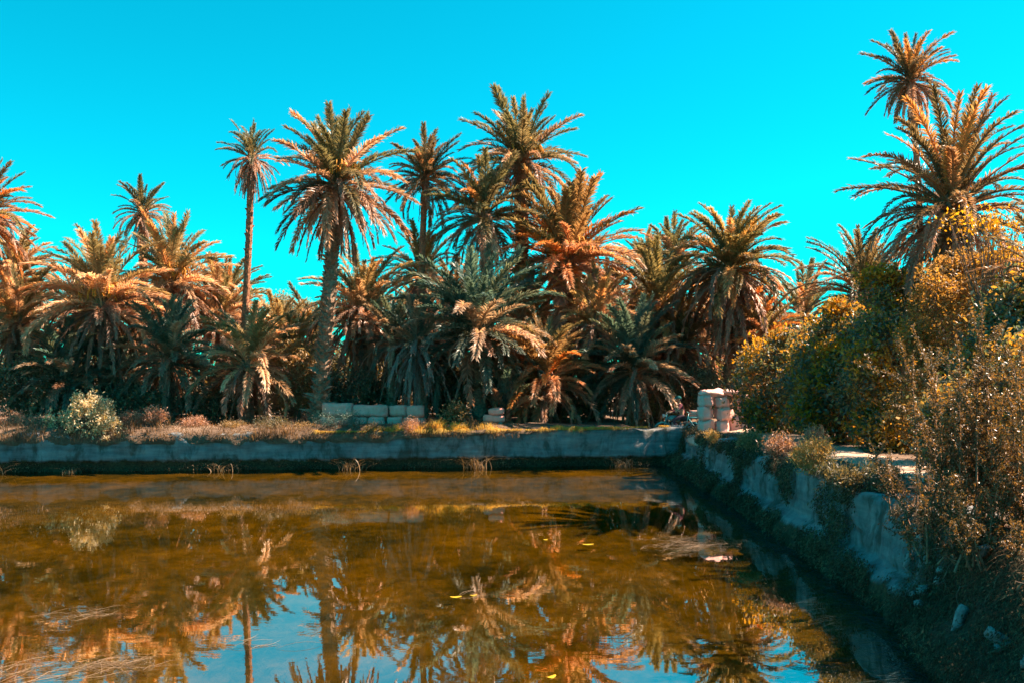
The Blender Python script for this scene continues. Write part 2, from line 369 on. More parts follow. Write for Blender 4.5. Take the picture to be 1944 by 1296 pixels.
rwall = empty('basin_wall', (6.2, 20, 0))
tag(rwall, 'crumbling cement basin wall on the right overgrown with hanging growth', 'wall')
path = []
for y in np.linspace(-3, 37.4, 360):
    xb, xt = rw(y); path.append((xt, y, -1.0, 0.0, y))
def prof_r(y):
    xb, xt = rw(y); d = xt - xb; k = float(np.interp(y, [9, 13], [1, 0]))
    return densify([(d + 0.05, -0.8), (d, 0.0), (d * 0.9, 0.22), (d * (0.6 + 0.2 * k), 0.42), (d * (0.12 + 0.4 * k), 0.58), (0.03 + 0.25 * k * d, 0.95), (0.0, 1.40), (-0.08, 1.5), (-0.55, 1.53), (-0.9, 1.47), (-0.95, 0.5)], ms=[4, 4, 5, 4, 5, 6, 2, 5, 4, 4])
o = link('wall_face', wall_sheet('wall_face', path, prof_r, M['wall'], 0.13, 0.9)); o.parent = rwall; o.matrix_parent_inverse = Matrix.Translation(-rwall.location)

nwall = empty('basin_wall', (0, 3.6, 0)); tag(nwall, 'cement basin wall at the near edge of the pool under the viewer', 'wall')
path = [(x, POOL_N, 0.0, 1.0, x) for x in np.linspace(-27.5, 5.6, 120)]
pf = densify([(0.02, -0.8), (0.0, 0.5), (0.0, 1.35), (-0.08, 1.46), (-0.6, 1.47), (-0.7, 0.5)], 0.2)
o = link('wall_face', wall_sheet('wall_face', path, lambda s: pf, M['wall'])); o.parent = nwall; o.matrix_parent_inverse = Matrix.Translation(-nwall.location)
lwall = empty('basin_wall', (POOL_L, 20, 0)); tag(lwall, 'cement basin wall closing the left side of the pool', 'wall')
path = [(POOL_L, y, 1.0, 0.0, y) for y in np.linspace(3, 33.4, 120)]
o = link('wall_face', wall_sheet('wall_face', path, lambda s: pf, M['wall'])); o.parent = lwall; o.matrix_parent_inverse = Matrix.Translation(-lwall.location)

# earth bank slumped over the top of the far wall, left half
V = []; nb = 0
bx = np.linspace(-27, 1.5, 260)
for x in bx:
    k = float(np.interp(x, [-27, -5, -2.5, 1.5], [1, 1, 0.35, 0.0])); low = 1.06 - 0.04 * k + 0.10 * fbm((x, 0, 3), 1.3, 4)
    if k < 1: low = 1.06 + (1 - k) * 0.3 + 0.10 * fbm((x, 0, 3), 1.3, 4)
    for j in range(9):
        s = j / 8.0
        dy = -0.10 - 0.16 * math.sin(s * 2.2) * (0.5 + 0.5 * k) + s * s * 1.7
        z = low + (1.64 - low) * (1 - (1 - s) ** 2.2)
        q = 0.10 * fbm((x, s * 2, 7), 1.6, 4)
        V.append((x, far_y(x) + dy + 0.06 + q, z + 0.5 * q * (1 if 0 < j else 0)))
    nb += 1
o = link('earth_bank', np_mesh('earth_bank', V, [grid_faces(nb, 9)], M['ground'], True)); o['kind'] = 'structure'

# ------------------------------------------------------------------ grass and leaf generators
def leaf_quads(P, size, rng, aspect=0.5, up=0.0, dirs=None, fold=0.25):
    """diamond leaves folded along the midrib, 4 verts 2 tris each"""
    n = len(P)
    d = rng.normal(size=(n, 3)) if dirs is None else dirs + 0.5 * rng.normal(size=(n, 3))
    d[:, 2] += up
    d /= np.linalg.norm(d, axis=1)[:, None] + 1e-9
    r = rng.normal(size=(n, 3)); s = np.cross(d, r); s /= np.linalg.norm(s, axis=1)[:, None] + 1e-9
    nn = np.cross(d, s)
    L = (size * rng.uniform(0.6, 1.35, n))[:, None]
    W = L * aspect * 0.5
    a = P; b = P + d * L * 0.5 + s * W + nn * W * fold; c = P + d * L; e = P + d * L * 0.5 - s * W + nn * W * fold
    V = np.stack([a, b, c, e], 1).reshape(-1, 3)
    i = np.arange(n)[:, None] * 4
    T = np.concatenate([i + np.array([[0, 1, 2]]), i + np.array([[0, 2, 3]])], 0)
    return V, T
def blades(P, H, lean, rng, width=0.012, seg=3, droop=0.6):
    """grass blades: P roots (n,3), H lengths, lean (n,3) horizontal lean vectors"""
    n = len(P); W = width * rng.uniform(0.6, 1.4, n)
    az = rng.uniform(0, 6.283, n); side = np.stack([np.cos(az), np.sin(az), np.zeros(n)], 1)
    V = []; 
    for k in range(seg + 1):
        s = k / seg
        c = P + np.array([0, 0, 1.0]) * (H * (s - droop * s * s * 0.5))[:, None] + lean * (H * s ** 1.6)[:, None]
        ww = (W * (1 - s) + 0.0005)[:, None]
        V += [c - side * ww, c + side * ww]
    V = np.stack(V, 1).reshape(-1, 3); m = 2 * (seg + 1)
    q = np.concatenate([np.array([[2 * k, 2 * k + 1, 2 * k + 3, 2 * k + 2]]) for k in range(seg)], 0)
    Q = (np.arange(n)[:, None, None] * m + q[None]).reshape(-1, 4)
    return V, Q

def clump_points(rng, blobs, ncl, per, spread, shell=0.72):
    """leaf clump centres biased to the outside of several ellipsoid blobs [(c, r3)]"""
    vol = np.array([b[1][0] * b[1][1] * b[1][2] for b in blobs]) ** 0.67; vol /= vol.sum()
    out = []; cen = []
    for i in range(ncl):
        c, r = blobs[rng.choice(len(blobs), p=vol)]
        d = rng.normal(size=3); d /= np.linalg.norm(d)
        rad = shell + (1 - shell) * rng.random() ** 0.6
        rad *= 1 + 0.22 * fbm(tuple(d * 2.2 + np.array(c)), 1.0, 3)
        p = np.array(c) + d * rad * np.array(r); cen.append(p)
        k = int(per * rng.uniform(0.4, 1.6))
        out.append(p + rng.normal(size=(k, 3)) * spread * rng.uniform(0.6, 1.5))
    return np.concatenate(out), np.array(cen)
def shrub(name, label, cat, base, blobs, ncl, per, spread, leaf, mat, group=None, stems=9, aspect=0.5, bark='bark', up=0.2, zmin=None, seed=1, srad=0.035, tips=None, ntip=0):
    rng = np.random.default_rng(seed)
    base = Vector(base); root = empty(name, base); tag(root, label, cat, group)
    bl = [(np.array(c) - np.array(base), r) for c, r in blobs]
    lob = []
    for c, r in bl:
        lob.append((c, tuple(np.array(r) * 0.88)))
        for q in range(6):
            d = rng.normal(size=3); d /= np.linalg.norm(d); d[2] = d[2] * 0.7 + 0.25
            lob.append((np.array(c) + d * np.array(r) * 0.78, tuple(np.array(r) * rng.uniform(0.22, 0.42))))
    bl = lob
    P, C = clump_points(rng, bl, ncl, per, spread)
    if zmin is not None:
        kk = P[:, 2] + base.z > zmin; P = P[kk]
        C = C[C[:, 2] + base.z > zmin]
    V, T = leaf_quads(P, np.full(len(P), leaf), rng, aspect, up)
    f = link('foliage', np_mesh('foliage', V, [T], M[mat]), root); f['kind'] = 'stuff'
    if tips:  # extra leaves over the upper shell, coloured as if sunlit
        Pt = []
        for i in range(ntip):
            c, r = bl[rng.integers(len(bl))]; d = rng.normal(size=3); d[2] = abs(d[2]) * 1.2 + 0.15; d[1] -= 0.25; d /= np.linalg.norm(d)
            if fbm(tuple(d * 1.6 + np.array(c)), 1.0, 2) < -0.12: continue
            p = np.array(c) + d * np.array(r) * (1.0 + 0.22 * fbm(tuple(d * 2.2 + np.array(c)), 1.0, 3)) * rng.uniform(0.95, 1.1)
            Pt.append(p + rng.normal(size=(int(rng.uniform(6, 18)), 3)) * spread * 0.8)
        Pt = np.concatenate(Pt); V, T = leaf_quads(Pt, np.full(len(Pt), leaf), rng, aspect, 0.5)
        f = link('sunlit_top_leaves', np_mesh('sunlit_top_leaves', V, [T], M[tips]), root); f['kind'] = 'stuff'
    a = Acc(); idx = rng.choice(len(C), min(len(C), stems * 6), replace=False)
    for k in range(stems):
        ang = rng.uniform(0, 6.28); b0 = Vector((math.cos(ang), math.sin(ang), 0)) * 0.18 * rng.random()
        tips = [Vector(C[i]) for i in idx[k * 6:(k + 1) * 6]]
        if not tips: continue
        m = sum(tips, Vector()) / len(tips); m = m * 0.6; m.z = max(m.z, 0.15)
        j = Vector(rng.normal(size=3) * 0.12)
        tube(a, [b0, b0 * 0.5 + m * 0.5 + j, m], [srad, srad * 0.8, srad * 0.55], 5, False)
        for tp in tips:
            tube(a, [m, (m + tp) * 0.5 + Vector(rng.normal(size=3) * 0.1), tp], [srad * 0.5, srad * 0.35, srad * 0.12], 4, False)
    if a.n: link('stem', a.mesh('stem', M[bark], True), root)
    return root

# ------------------------------------------------------------------ palms
def make_frond(p0, curv, seed, dead=False, nleaf=120, llen=0.145):
    rng = np.random.default_rng(seed); N = 14
    s = np.linspace(0, 1, N); ang = np.radians(p0 - curv * s ** 1.4)
    sway = rng.normal() * 0.10
    pts = [np.zeros(3)]
    for k in range(1, N):
        a = 0.5 * (ang[k] + ang[k - 1]); yaw = sway * s[k] * 1.5
        pts.append(pts[-1] + np.array([math.cos(a) * math.cos(yaw), math.cos(a) * math.sin(yaw), math.sin(a)]) / (N - 1))
    pts = np.array(pts)
    acc = Acc()
    rr = 0.013 * (1 - s) ** 0.8 + 0.0025; rr[0] = 0.024
    tube(acc, pts, list(rr), 4, False)
    VV = []; n = 0; torn = None
    if seed % 3 == 2: q0 = rng.uniform(0.3, 0.7); torn = (q0, q0 + 0.14)
    for k in range(nleaf):
        t = 0.13 + 0.87 * (k + 0.5) / nleaf
        i = min(int(t * (N - 1)), N - 2); fr = t * (N - 1) - i
        p = pts[i] * (1 - fr) + pts[i + 1] * fr
        T = pts[i + 1] - pts[i]; T /= np.linalg.norm(T)
        Sd = np.cross(np.array([0, 0, 1.0]) if abs(T[2]) < 0.97 else np.array([-1.0, 0, 0]), T); Sd /= np.linalg.norm(Sd)
        Nn = np.cross(T, Sd)
        prof = 0.62 + 0.38 * math.sin(math.pi * min(1, t) ** 0.8)
        for sg in (-1, 1):
            if rng.random() < (0.25 if dead else 0.05) or (torn and torn[0] < t < torn[1] and rng.random() < 0.8): continue
            b = math.radians((54 - 24 * t) if not dead else (34 - 14 * t)) + rng.normal() * 0.12
            v = math.radians(rng.choice([5, 28, 48]) if not dead else rng.uniform(-40, 40)) + rng.normal() * 0.12
            d = T * math.cos(b) + (sg * Sd * math.cos(v) + Nn * math.sin(v)) * math.sin(b)
            L = llen * prof * rng.uniform(0.8, 1.15) * (0.8 if dead else 1)
            d2 = d + np.array([0, 0, -1.0]) * (0.75 if dead else 0.40) ; d2 /= np.linalg.norm(d2)
            w = (0.0070 if llen > 0.11 else 0.0055) * rng.uniform(0.8, 1.2)
            ws = np.cross(d, Nn + 0.4 * rng.normal(size=3)); ws /= np.linalg.norm(ws) + 1e-9
            m = p + d * L * 0.55; e = m + d2 * L * 0.45
            VV += [p - ws * w * 0.5, p + ws * w * 0.5, m + ws * w, m - ws * w, e]
            n += 1
    i = np.arange(n)[:, None] * 5
    acc.add(VV, i + np.array([[0, 1, 2, 3]]), i + np.array([[3, 2, 4]]))
    return acc.mesh('frond', M['frond'])
PIT = [86, 74, 62, 50, 38, 26, 14, 0, -16, -34]
FR = {p: [make_frond(p, 14 + 30 * math.cos(R(max(p, 0))) + q * 16, 100 + i * 7 + q) for q in range(3)] for i, p in enumerate(PIT)}
FRN = {p: [make_frond(p, 10 + 34 * math.cos(R(max(p, 0))) + q * 18, 500 + i * 7 + q, False, 120, 0.105) for q in range(3)] for i, p in enumerate(PIT)}
FRD = {p: [make_frond(p, c, 900 + i * 5 + q, True, 84, 0.12) for q in range(3)] for i, (p, c) in enumerate([(10, 95), (-20, 62), (-45, 38), (-65, 20), (-80, 8)])}
def make_date_cluster(seed):
    rng = np.random.default_rng(seed); a = Acc()
    for k in range(26):
        az = rng.normal() * 0.5; e = rng.uniform(0.35, 1.0); L = rng.uniform(0.55, 1.0)
        pts = [(0, 0, 0)]
        for j in range(1, 7):
            s = j / 6; pts.append((math.cos(az) * L * 0.55 * math.sin(s * 1.9) , math.sin(az) * L * 0.55 * math.sin(s * 1.9), L * (0.5 * s * e * 1.3 - 0.85 * s * s)))
        tube(a, pts, [0.018, 0.014, 0.013, 0.016, 0.022, 0.022, 0.012], 4, True)
    return a.mesh('date_cluster', M['date'], True)
DATES = [make_date_cluster(k) for k in range(2)]
PAL = {   # (young upright fronds, older outer fronds), each (colour, weight)
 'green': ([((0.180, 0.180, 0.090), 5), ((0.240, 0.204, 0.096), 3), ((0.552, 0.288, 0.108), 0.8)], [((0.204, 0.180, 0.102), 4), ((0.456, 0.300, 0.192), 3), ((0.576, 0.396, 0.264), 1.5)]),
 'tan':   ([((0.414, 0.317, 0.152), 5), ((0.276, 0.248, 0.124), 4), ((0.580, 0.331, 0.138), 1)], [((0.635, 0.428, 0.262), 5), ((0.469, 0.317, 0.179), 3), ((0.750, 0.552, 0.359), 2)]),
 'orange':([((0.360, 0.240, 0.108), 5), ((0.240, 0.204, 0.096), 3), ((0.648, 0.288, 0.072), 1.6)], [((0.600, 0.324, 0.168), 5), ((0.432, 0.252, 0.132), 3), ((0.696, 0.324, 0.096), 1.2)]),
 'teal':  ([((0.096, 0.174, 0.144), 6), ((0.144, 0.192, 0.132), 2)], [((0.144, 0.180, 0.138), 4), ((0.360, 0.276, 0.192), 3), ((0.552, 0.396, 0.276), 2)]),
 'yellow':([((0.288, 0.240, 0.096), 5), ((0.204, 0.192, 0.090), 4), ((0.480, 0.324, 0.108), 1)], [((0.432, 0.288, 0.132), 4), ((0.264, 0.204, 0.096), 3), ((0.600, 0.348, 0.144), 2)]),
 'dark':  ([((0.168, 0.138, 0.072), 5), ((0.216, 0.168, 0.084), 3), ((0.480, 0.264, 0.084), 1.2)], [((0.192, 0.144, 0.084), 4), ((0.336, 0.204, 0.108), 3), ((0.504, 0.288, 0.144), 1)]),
}
DEADC = [(0.42, 0.26, 0.18), (0.32, 0.19, 0.125), (0.52, 0.33, 0.23), (0.26, 0.16, 0.11)]
GREYD = [(0.33, 0.26, 0.22), (0.40, 0.31, 0.26), (0.26, 0.20, 0.17)]
def palm(name, label, heart, D, bx, Rpx, w, live=40, skirt=12, sl=0.8, pal='green', pmin=-22, group=None, red=False, seed=None, boots=1.0, dates=0, dead=None, lean=0.0, cat='palm tree', pmax=86, short=False, narrow=False):
    seed = seed if seed is not None else int(abs(heart[0]) * 3 + heart[1])
    rng = np.random.default_rng(seed)
    Hh = px(heart[0], heart[1], D); k = D / F
    bxw = (bx - 972.0) * k
    base = Vector((bxw, D, gz(bxw, D) - 0.08)); root = empty(name, base); tag(root, label, cat, group)
    h = Hh - base; Rm = Rpx * k; rt = w * k * 0.5
    # trunk with spiralling stubs of old leaf bases
    a = Acc(); L = h.length; nseg = max(5, int(L / 0.35)); pts = []; rad = []
    bow = Vector((rng.normal() * 0.10, rng.normal() * 0.10, 0)) * L * 0.22
    for i in range(nseg + 1):
        s = i / nseg
        pts.append(h * s + bow * math.sin(math.pi * s)); f = 1.22 - 0.34 * min(1, s * 2.5) + 0.12 * max(0, (s - 0.8) / 0.2)
        rad.append(rt * 0.82 * f)
    pts.append(pts[-1] + Vector((0, 0, rt * 1.2))); rad.append(rt * 0.35)
    tube(a, pts, rad, 10)
    nr = int(L / 0.13); V = []; n = 0
    for i in range(nr):
        s = (i + 0.5) / nr
        c = h * s + bow * math.sin(math.pi * s); f = 1.22 - 0.34 * min(1, s * 2.5) + 0.12 * max(0, (s - 0.8) / 0.2); rr = rt * 0.82 * f
        for q in range(6):
            if rng.random() < 0.12: continue
            az = q * 1.0472 + i * 0.52 + rng.normal() * 0.1
            d = Vector((math.cos(az), math.sin(az), 0)); t = Vector((-d.y, d.x, 0))
            out_ = rr * (0.30 + 0.30 * rng.random()) * boots + (rr * 0.9 * boots if rng.random() < 0.10 else 0)
            hw = rr * 0.42; hh = 0.13 + 0.08 * rng.random()
            p = c + d * rr * 0.93
            V += [p - t * hw, p + t * hw, p + Vector((0, 0, hh)) + t * hw * 0.6 + d * out_, p + Vector((0, 0, hh)) - t * hw * 0.6 + d * out_, p + Vector((0, 0, hh * 1.02)) - d * rr * 0.2]
            n += 1
    if n:
        i = np.arange(n)[:, None] * 5
        a.add([tuple(v) for v in V], i + np.array([[0, 1, 2, 3]]), np.concatenate([i + np.array([[3, 2, 4]]), i + np.array([[1, 4, 2]]), i + np.array([[0, 3, 4]])], 0))
    link('trunk', a.mesh('trunk', M['trunk_red' if red else 'trunk'], False), root)
    pk_col = []
    for half in PAL[pal]:
        wts = np.array([c[1] for c in half]); pk_col.append((half, wts / wts.sum()))
    taz, tlt = rng.uniform(0, 6.28), abs(rng.normal()) * 9.0; cvb = rng.integers(3)
    az0 = rng.uniform(0, 6.28); live = int(live * 1.75); skirt = int(skirt * 1.35)
    for i in range(live):
        u = (i + 0.5) / live
        pit = pmax - (pmax - pmin) * u ** 1.2 + rng.normal() * 6
        pk = min(PIT, key=lambda q: abs(q - pit)); me = (FRN if narrow else FR)[pk][rng.integers(3)]
        az = az0 + i * 2.39996 + rng.normal() * 0.22
        if rng.random() < 0.07: continue
        pit += tlt * math.cos(az - taz)
        pk = min(PIT, key=lambda q: abs(q - pit)); me = (FRN if narrow else FR)[pk][cvb if rng.random() < 0.5 else rng.integers(3)]
        sc = Rm * rng.uniform(0.72, 1.14) * (0.86 if u < 0.12 else 1.0)
        off = Vector((math.cos(az), math.sin(az), 0)) * rt * 0.5
        o = link('frond', me, root, h + off + Vector((0, 0, rt * (0.8 - 2.2 * u))), (rng.normal() * 0.10, -R(pit - pk) + lean * math.cos(az), az), sc)
        cols, wts = pk_col[0 if u + 0.12 * rng.normal() < 0.42 else 1]; c = cols[rng.choice(len(cols), p=wts)][0]
        if u > 0.72 and rng.random() < 0.45: c = DEADC[rng.integers(4)]
        j = rng.uniform(0.8, 1.2); o.color = (c[0] * j, c[1] * j, c[2] * j, 1)
    dc = dead or DEADC
    for i in range(skirt):
        u = (i + 0.5) / skirt; az = az0 + 1 + i * 2.39996 + rng.normal() * 0.25
        pk = list(FRD)[min(4, int(u * 5))] if not short else list(FRD)[min(4, 1 + int(u * 4))]
        o = link('dry_frond', FRD[pk][rng.integers(3)], root, h + Vector((math.cos(az), math.sin(az), 0)) * rt * 0.75 - Vector((0, 0, rt * (0.5 + 2.5 * u))), (rng.normal() * 0.12, rng.normal() * 0.08, az), Rm * sl * rng.uniform(0.75, 1.15))
        c = dc[rng.integers(len(dc))]; j = rng.uniform(0.8, 1.15); o.color = (c[0] * j, c[1] * j, c[2] * j, 1)
    for i in range(dates):
        az = -1.2 + i * 1.25 + rng.normal() * 0.2
        link('date_cluster', DATES[i % 2], root, h + Vector((0, 0, rt * 1.2)), (0, -0.5, az), Rm * 0.55)
    return root

G1 = 'palms standing behind the far basin wall'
# tall palms that stand against the sky
palm('date_palm', 'slender tall palm with small crown and round beard of dry fronds, left of centre', (478, 296), 42, 452, 64, 16, 20, 44, 0.95, 'green', -12, G1, red=True, short=True, boots=0.6)
palm('date_palm', 'tall thick-trunked palm with wide drooping crown rising beside the mud bricks', (640, 345), 38, 603, 140, 30, 50, 34, 0.85, 'green', -34, G1, dates=3, boots=1.2)
palm('date_palm', 'thin palm with dark crown standing left of the central group against the sky', (808, 335), 44, 806, 88, 15, 40, 6, 0.8, 'dark', -45, G1, red=True, boots=0.5)
palm('date_palm', 'middle palm of the central group with heavy tan fronds below its crown', (920, 405), 43, 918, 118, 28, 40, 16, 0.8, 'green', -34, G1)
palm('date_palm', 'tallest palm of the central group with fan-shaped orange-flecked crown', (990, 300), 45, 984, 118, 28, 44, 14, 0.75, 'green', -28, G1, red=True, dates=2, boots=1.2)
palm('date_palm', 'broad palm with orange fronds at the right of the central group', (1078, 490), 43.5, 1062, 155, 30, 54, 14, 0.9, 'orange', -30, G1, dates=4)
palm('date_palm', 'full round palm with long hanging skirt left of the right-hand hedge', (1390, 505), 41.5, 1376, 128, 22, 58, 70, 1.1, 'yellow', -34, G1, red=True)
palm('date_palm', 'very tall slender palm whose crown is highest at the upper right', (1728, 150), 39, 1730, 90, 14, 34, 14, 0.8, 'dark', -48, red=True, boots=0.6)
palm('date_palm', 'large stout palm with spreading crown above the orange hedge at the right', (1806, 385), 25, 1790, 205, 50, 52, 44, 0.75, 'dark', -30, boots=1.0, narrow=True)
palm('date_palm', 'low dark palm spreading left beneath the stout right-hand palm', (1640, 555), 37, 1655, 138, 26, 60, 44, 0.8, 'dark', -28, narrow=True)
palm('date_palm', 'yellow-green palm between the orange palm and the full round palm', (1248, 580), 44, 1246, 120, 24, 40, 34, 0.95, 'yellow', -25, G1)
palm('date_palm', 'small far palm top showing behind the yellow-green palm', (1278, 490), 49, 1278, 85, 18, 34, 20, 0.9, 'green', -30, G1)
palm('date_palm', 'far palm top just right of the orange palm', (1222, 510), 51, 1222, 80, 18, 32, 20, 0.9, 'yellow', -30, G1)
palm('date_palm', 'arching far palm seen behind the thin trunk of the central group', (800, 520), 46, 800, 95, 20, 34, 22, 0.9, 'tan', -30, G1)
palm('date_palm', 'small far palm rising above the left thicket with red-brown beard', (272, 400), 48, 272, 60, 18, 30, 24, 0.9, 'green', -25, G1, red=True)
palm('date_palm', 'palm cut by the left edge of the picture with hanging fronds', (-34, 405), 38, -36, 104, 24, 46, 26, 0.9, 'orange', -40, G1)
palm('date_palm', 'grey-tan palm below the one at the left edge', (30, 520), 41, 30, 92, 24, 40, 30, 0.9, 'tan', -30, G1)
palm('date_palm', 'wide tan palm with long drooping fronds in the left thicket', (195, 572), 39, 195, 142, 28, 54, 44, 0.85, 'tan', -30, G1, dates=2)
palm('date_palm', 'upright tan palm in the left thicket under the small far palm', (325, 535), 43, 325, 122, 26, 46, 34, 0.9, 'tan', -28, G1, dates=1)
# low palms just behind the wall
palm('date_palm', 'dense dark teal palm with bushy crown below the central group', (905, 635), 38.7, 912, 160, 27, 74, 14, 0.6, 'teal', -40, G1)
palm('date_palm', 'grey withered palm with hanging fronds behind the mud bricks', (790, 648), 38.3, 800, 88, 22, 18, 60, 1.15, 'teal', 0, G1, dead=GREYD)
palm('date_palm', 'sunlit palm with star-shaped crown and dark skirt right of the thick trunk', (690, 585), 41, 697, 118, 24, 42, 54, 1.0, 'tan', -20, G1)
palm('date_palm', 'bushy palm with arching fronds reaching the ground left of the mud ruin', (1203, 690), 39.6, 1206, 118, 32, 62, 22, 0.95, 'teal', -34, G1, red=True)
palm('date_palm', 'low golden palm clump leaning right beside the small brick pile', (1035, 715), 38.9, 1020, 112, 44, 60, 20, 0.8, 'orange', -34, G1, red=True)
palm('young_palm', 'young palm with thin upright fronds beside the small brick pile', (962, 782), 38.1, 962, 104, 18, 20, 0, 0.8, 'teal', 48, G1, red=True)
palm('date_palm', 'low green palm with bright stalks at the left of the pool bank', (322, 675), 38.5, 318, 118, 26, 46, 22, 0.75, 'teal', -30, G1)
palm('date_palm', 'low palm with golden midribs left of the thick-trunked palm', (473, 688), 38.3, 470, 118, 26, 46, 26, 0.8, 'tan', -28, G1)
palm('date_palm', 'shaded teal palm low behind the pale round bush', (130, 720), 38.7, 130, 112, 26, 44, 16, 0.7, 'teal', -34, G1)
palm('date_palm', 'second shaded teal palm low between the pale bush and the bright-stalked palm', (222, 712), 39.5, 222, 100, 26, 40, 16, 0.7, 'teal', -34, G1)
palm('date_palm', 'shaggy tan palm in the left thicket at the picture edge', (35, 610), 39.6, 35, 112, 26, 40, 44, 0.8, 'tan', -34, G1)
palm('date_palm', 'brown shaggy palm with long skirt between the bushy palm and full round palm', (1295, 650), 43, 1297, 92, 24, 40, 60, 1.1, 'dark', -34, G1)
palm('date_palm', 'tan palm hidden behind the golden clump and the bushy palm', (1130, 610), 41.5, 1130, 108, 26, 40, 44, 0.95, 'tan', -34, G1)
palm('date_palm', 'sunlit tan palm half hidden behind the left end of the hedge', (1445, 640), 41, 1445, 96, 24, 42, 40, 0.95, 'orange', -34, G1)
palm('date_palm', 'tan palm behind the slender trunk in the left thicket', (420, 600), 45, 420, 104, 24, 44, 36, 0.95, 'tan', -32, G1)
palm('date_palm', 'pale palm low in the gap left of the thick trunk', (560, 668), 44, 560, 88, 22, 40, 34, 0.9, 'tan', -32, G1)
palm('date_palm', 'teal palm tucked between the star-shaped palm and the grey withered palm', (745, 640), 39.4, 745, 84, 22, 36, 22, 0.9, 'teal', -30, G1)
palm('date_palm', 'tan palm behind the right half of the dense teal palm', (1005, 605), 43, 1005, 104, 24, 42, 34, 0.95, 'tan', -32, G1)
palm('date_palm', 'dark palm leaning in from the right picture edge near the fig leaves', (2010, 540), 18, 2040, 150, 46, 40, 20, 0.8, 'dark', -34, narrow=True)
# the back row, glimpsed through gaps
k = 0
for bxp in range(-60, 1560, 92):
    if 470 < bxp < 600: hy = 640
    else: hy = 570 + (k * 37) % 60
    palm('date_palm', 'palm of the dim back row glimpsed between the nearer palms', (bxp + (k * 53) % 40, hy), 52 + (k * 7) % 5, bxp + (k * 53) % 40, 92, 22, 34, 40, 1.0, ['tan', 'dark', 'green'][k % 3], -34, 'palms of the back row'); k += 1

# ------------------------------------------------------------------ shrubs of the right bank
def blob(x, y, D, rx, ry, depth=None):
    """an ellipsoid of foliage: photo centre and pixel radii at distance D"""
    c = px(x, y, D); k = D / F
    return (tuple(c), (rx * k, (depth if depth else 0.8 * (rx + ry) / 2 * k), ry * k))
def gbase(x, D): X = (x - 972) / F * D; return (X, D, gz(X, D) - 0.05)
HG = 'hedge shrubs along the right bank'
shrub('leafy_shrub', 'dark leafy shrub with painted sunlit-orange top beside the mud ruin', 'shrub', gbase(1470, 31.5), [blob(1470, 730, 31.5, 82, 90), blob(1530, 690, 31, 70, 80), blob(1485, 790, 31.3, 85, 45), blob(1540, 740, 29.5, 80, 80)], 700, 26, 0.15, 0.15, 'hedge', HG, zmin=1.5, seed=21, tips='tips', ntip=520)
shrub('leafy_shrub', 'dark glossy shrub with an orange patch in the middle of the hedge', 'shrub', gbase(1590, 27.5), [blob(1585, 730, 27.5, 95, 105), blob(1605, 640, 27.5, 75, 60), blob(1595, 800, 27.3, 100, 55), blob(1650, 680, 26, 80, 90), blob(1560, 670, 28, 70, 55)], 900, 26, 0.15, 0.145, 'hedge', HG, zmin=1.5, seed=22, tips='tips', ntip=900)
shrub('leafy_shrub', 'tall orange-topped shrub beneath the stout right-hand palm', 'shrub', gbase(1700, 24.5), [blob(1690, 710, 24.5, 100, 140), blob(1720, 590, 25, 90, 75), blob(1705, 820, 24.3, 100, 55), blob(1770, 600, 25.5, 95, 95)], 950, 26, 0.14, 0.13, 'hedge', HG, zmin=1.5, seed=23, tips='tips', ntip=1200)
shrub('twiggy_shrub', 'fine-leaved brown shrub high in the hedge behind the near bush', 'shrub', gbase(1800, 21.0), [blob(1800, 640, 21, 100, 115), blob(1850, 545, 21.5, 100, 55), blob(1930, 520, 21, 70, 60), blob(1790, 780, 21, 100, 100)], 900, 30, 0.12, 0.085, 'hedge_brown', HG, zmin=1.5, seed=24, tips='sunlit_brown', ntip=420)
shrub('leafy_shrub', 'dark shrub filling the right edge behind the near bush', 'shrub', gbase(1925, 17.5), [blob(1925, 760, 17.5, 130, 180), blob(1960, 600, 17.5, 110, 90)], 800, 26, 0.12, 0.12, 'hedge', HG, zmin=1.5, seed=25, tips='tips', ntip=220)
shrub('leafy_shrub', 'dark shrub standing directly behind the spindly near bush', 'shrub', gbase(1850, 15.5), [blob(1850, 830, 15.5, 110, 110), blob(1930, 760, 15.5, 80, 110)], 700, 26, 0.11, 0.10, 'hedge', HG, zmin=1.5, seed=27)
shrub('yellow_tree', 'small tree with bright yellow-orange leaves over the hedge at upper right', 'tree', gbase(1850, 19.5), [blob(1850, 425, 19.5, 70, 20), blob(1920, 425, 19.5, 45, 28), blob(1905, 490, 19.5, 40, 26)], 90, 11, 0.13, 0.085, 'yellow', None, zmin=1.5, seed=26, srad=0.03)

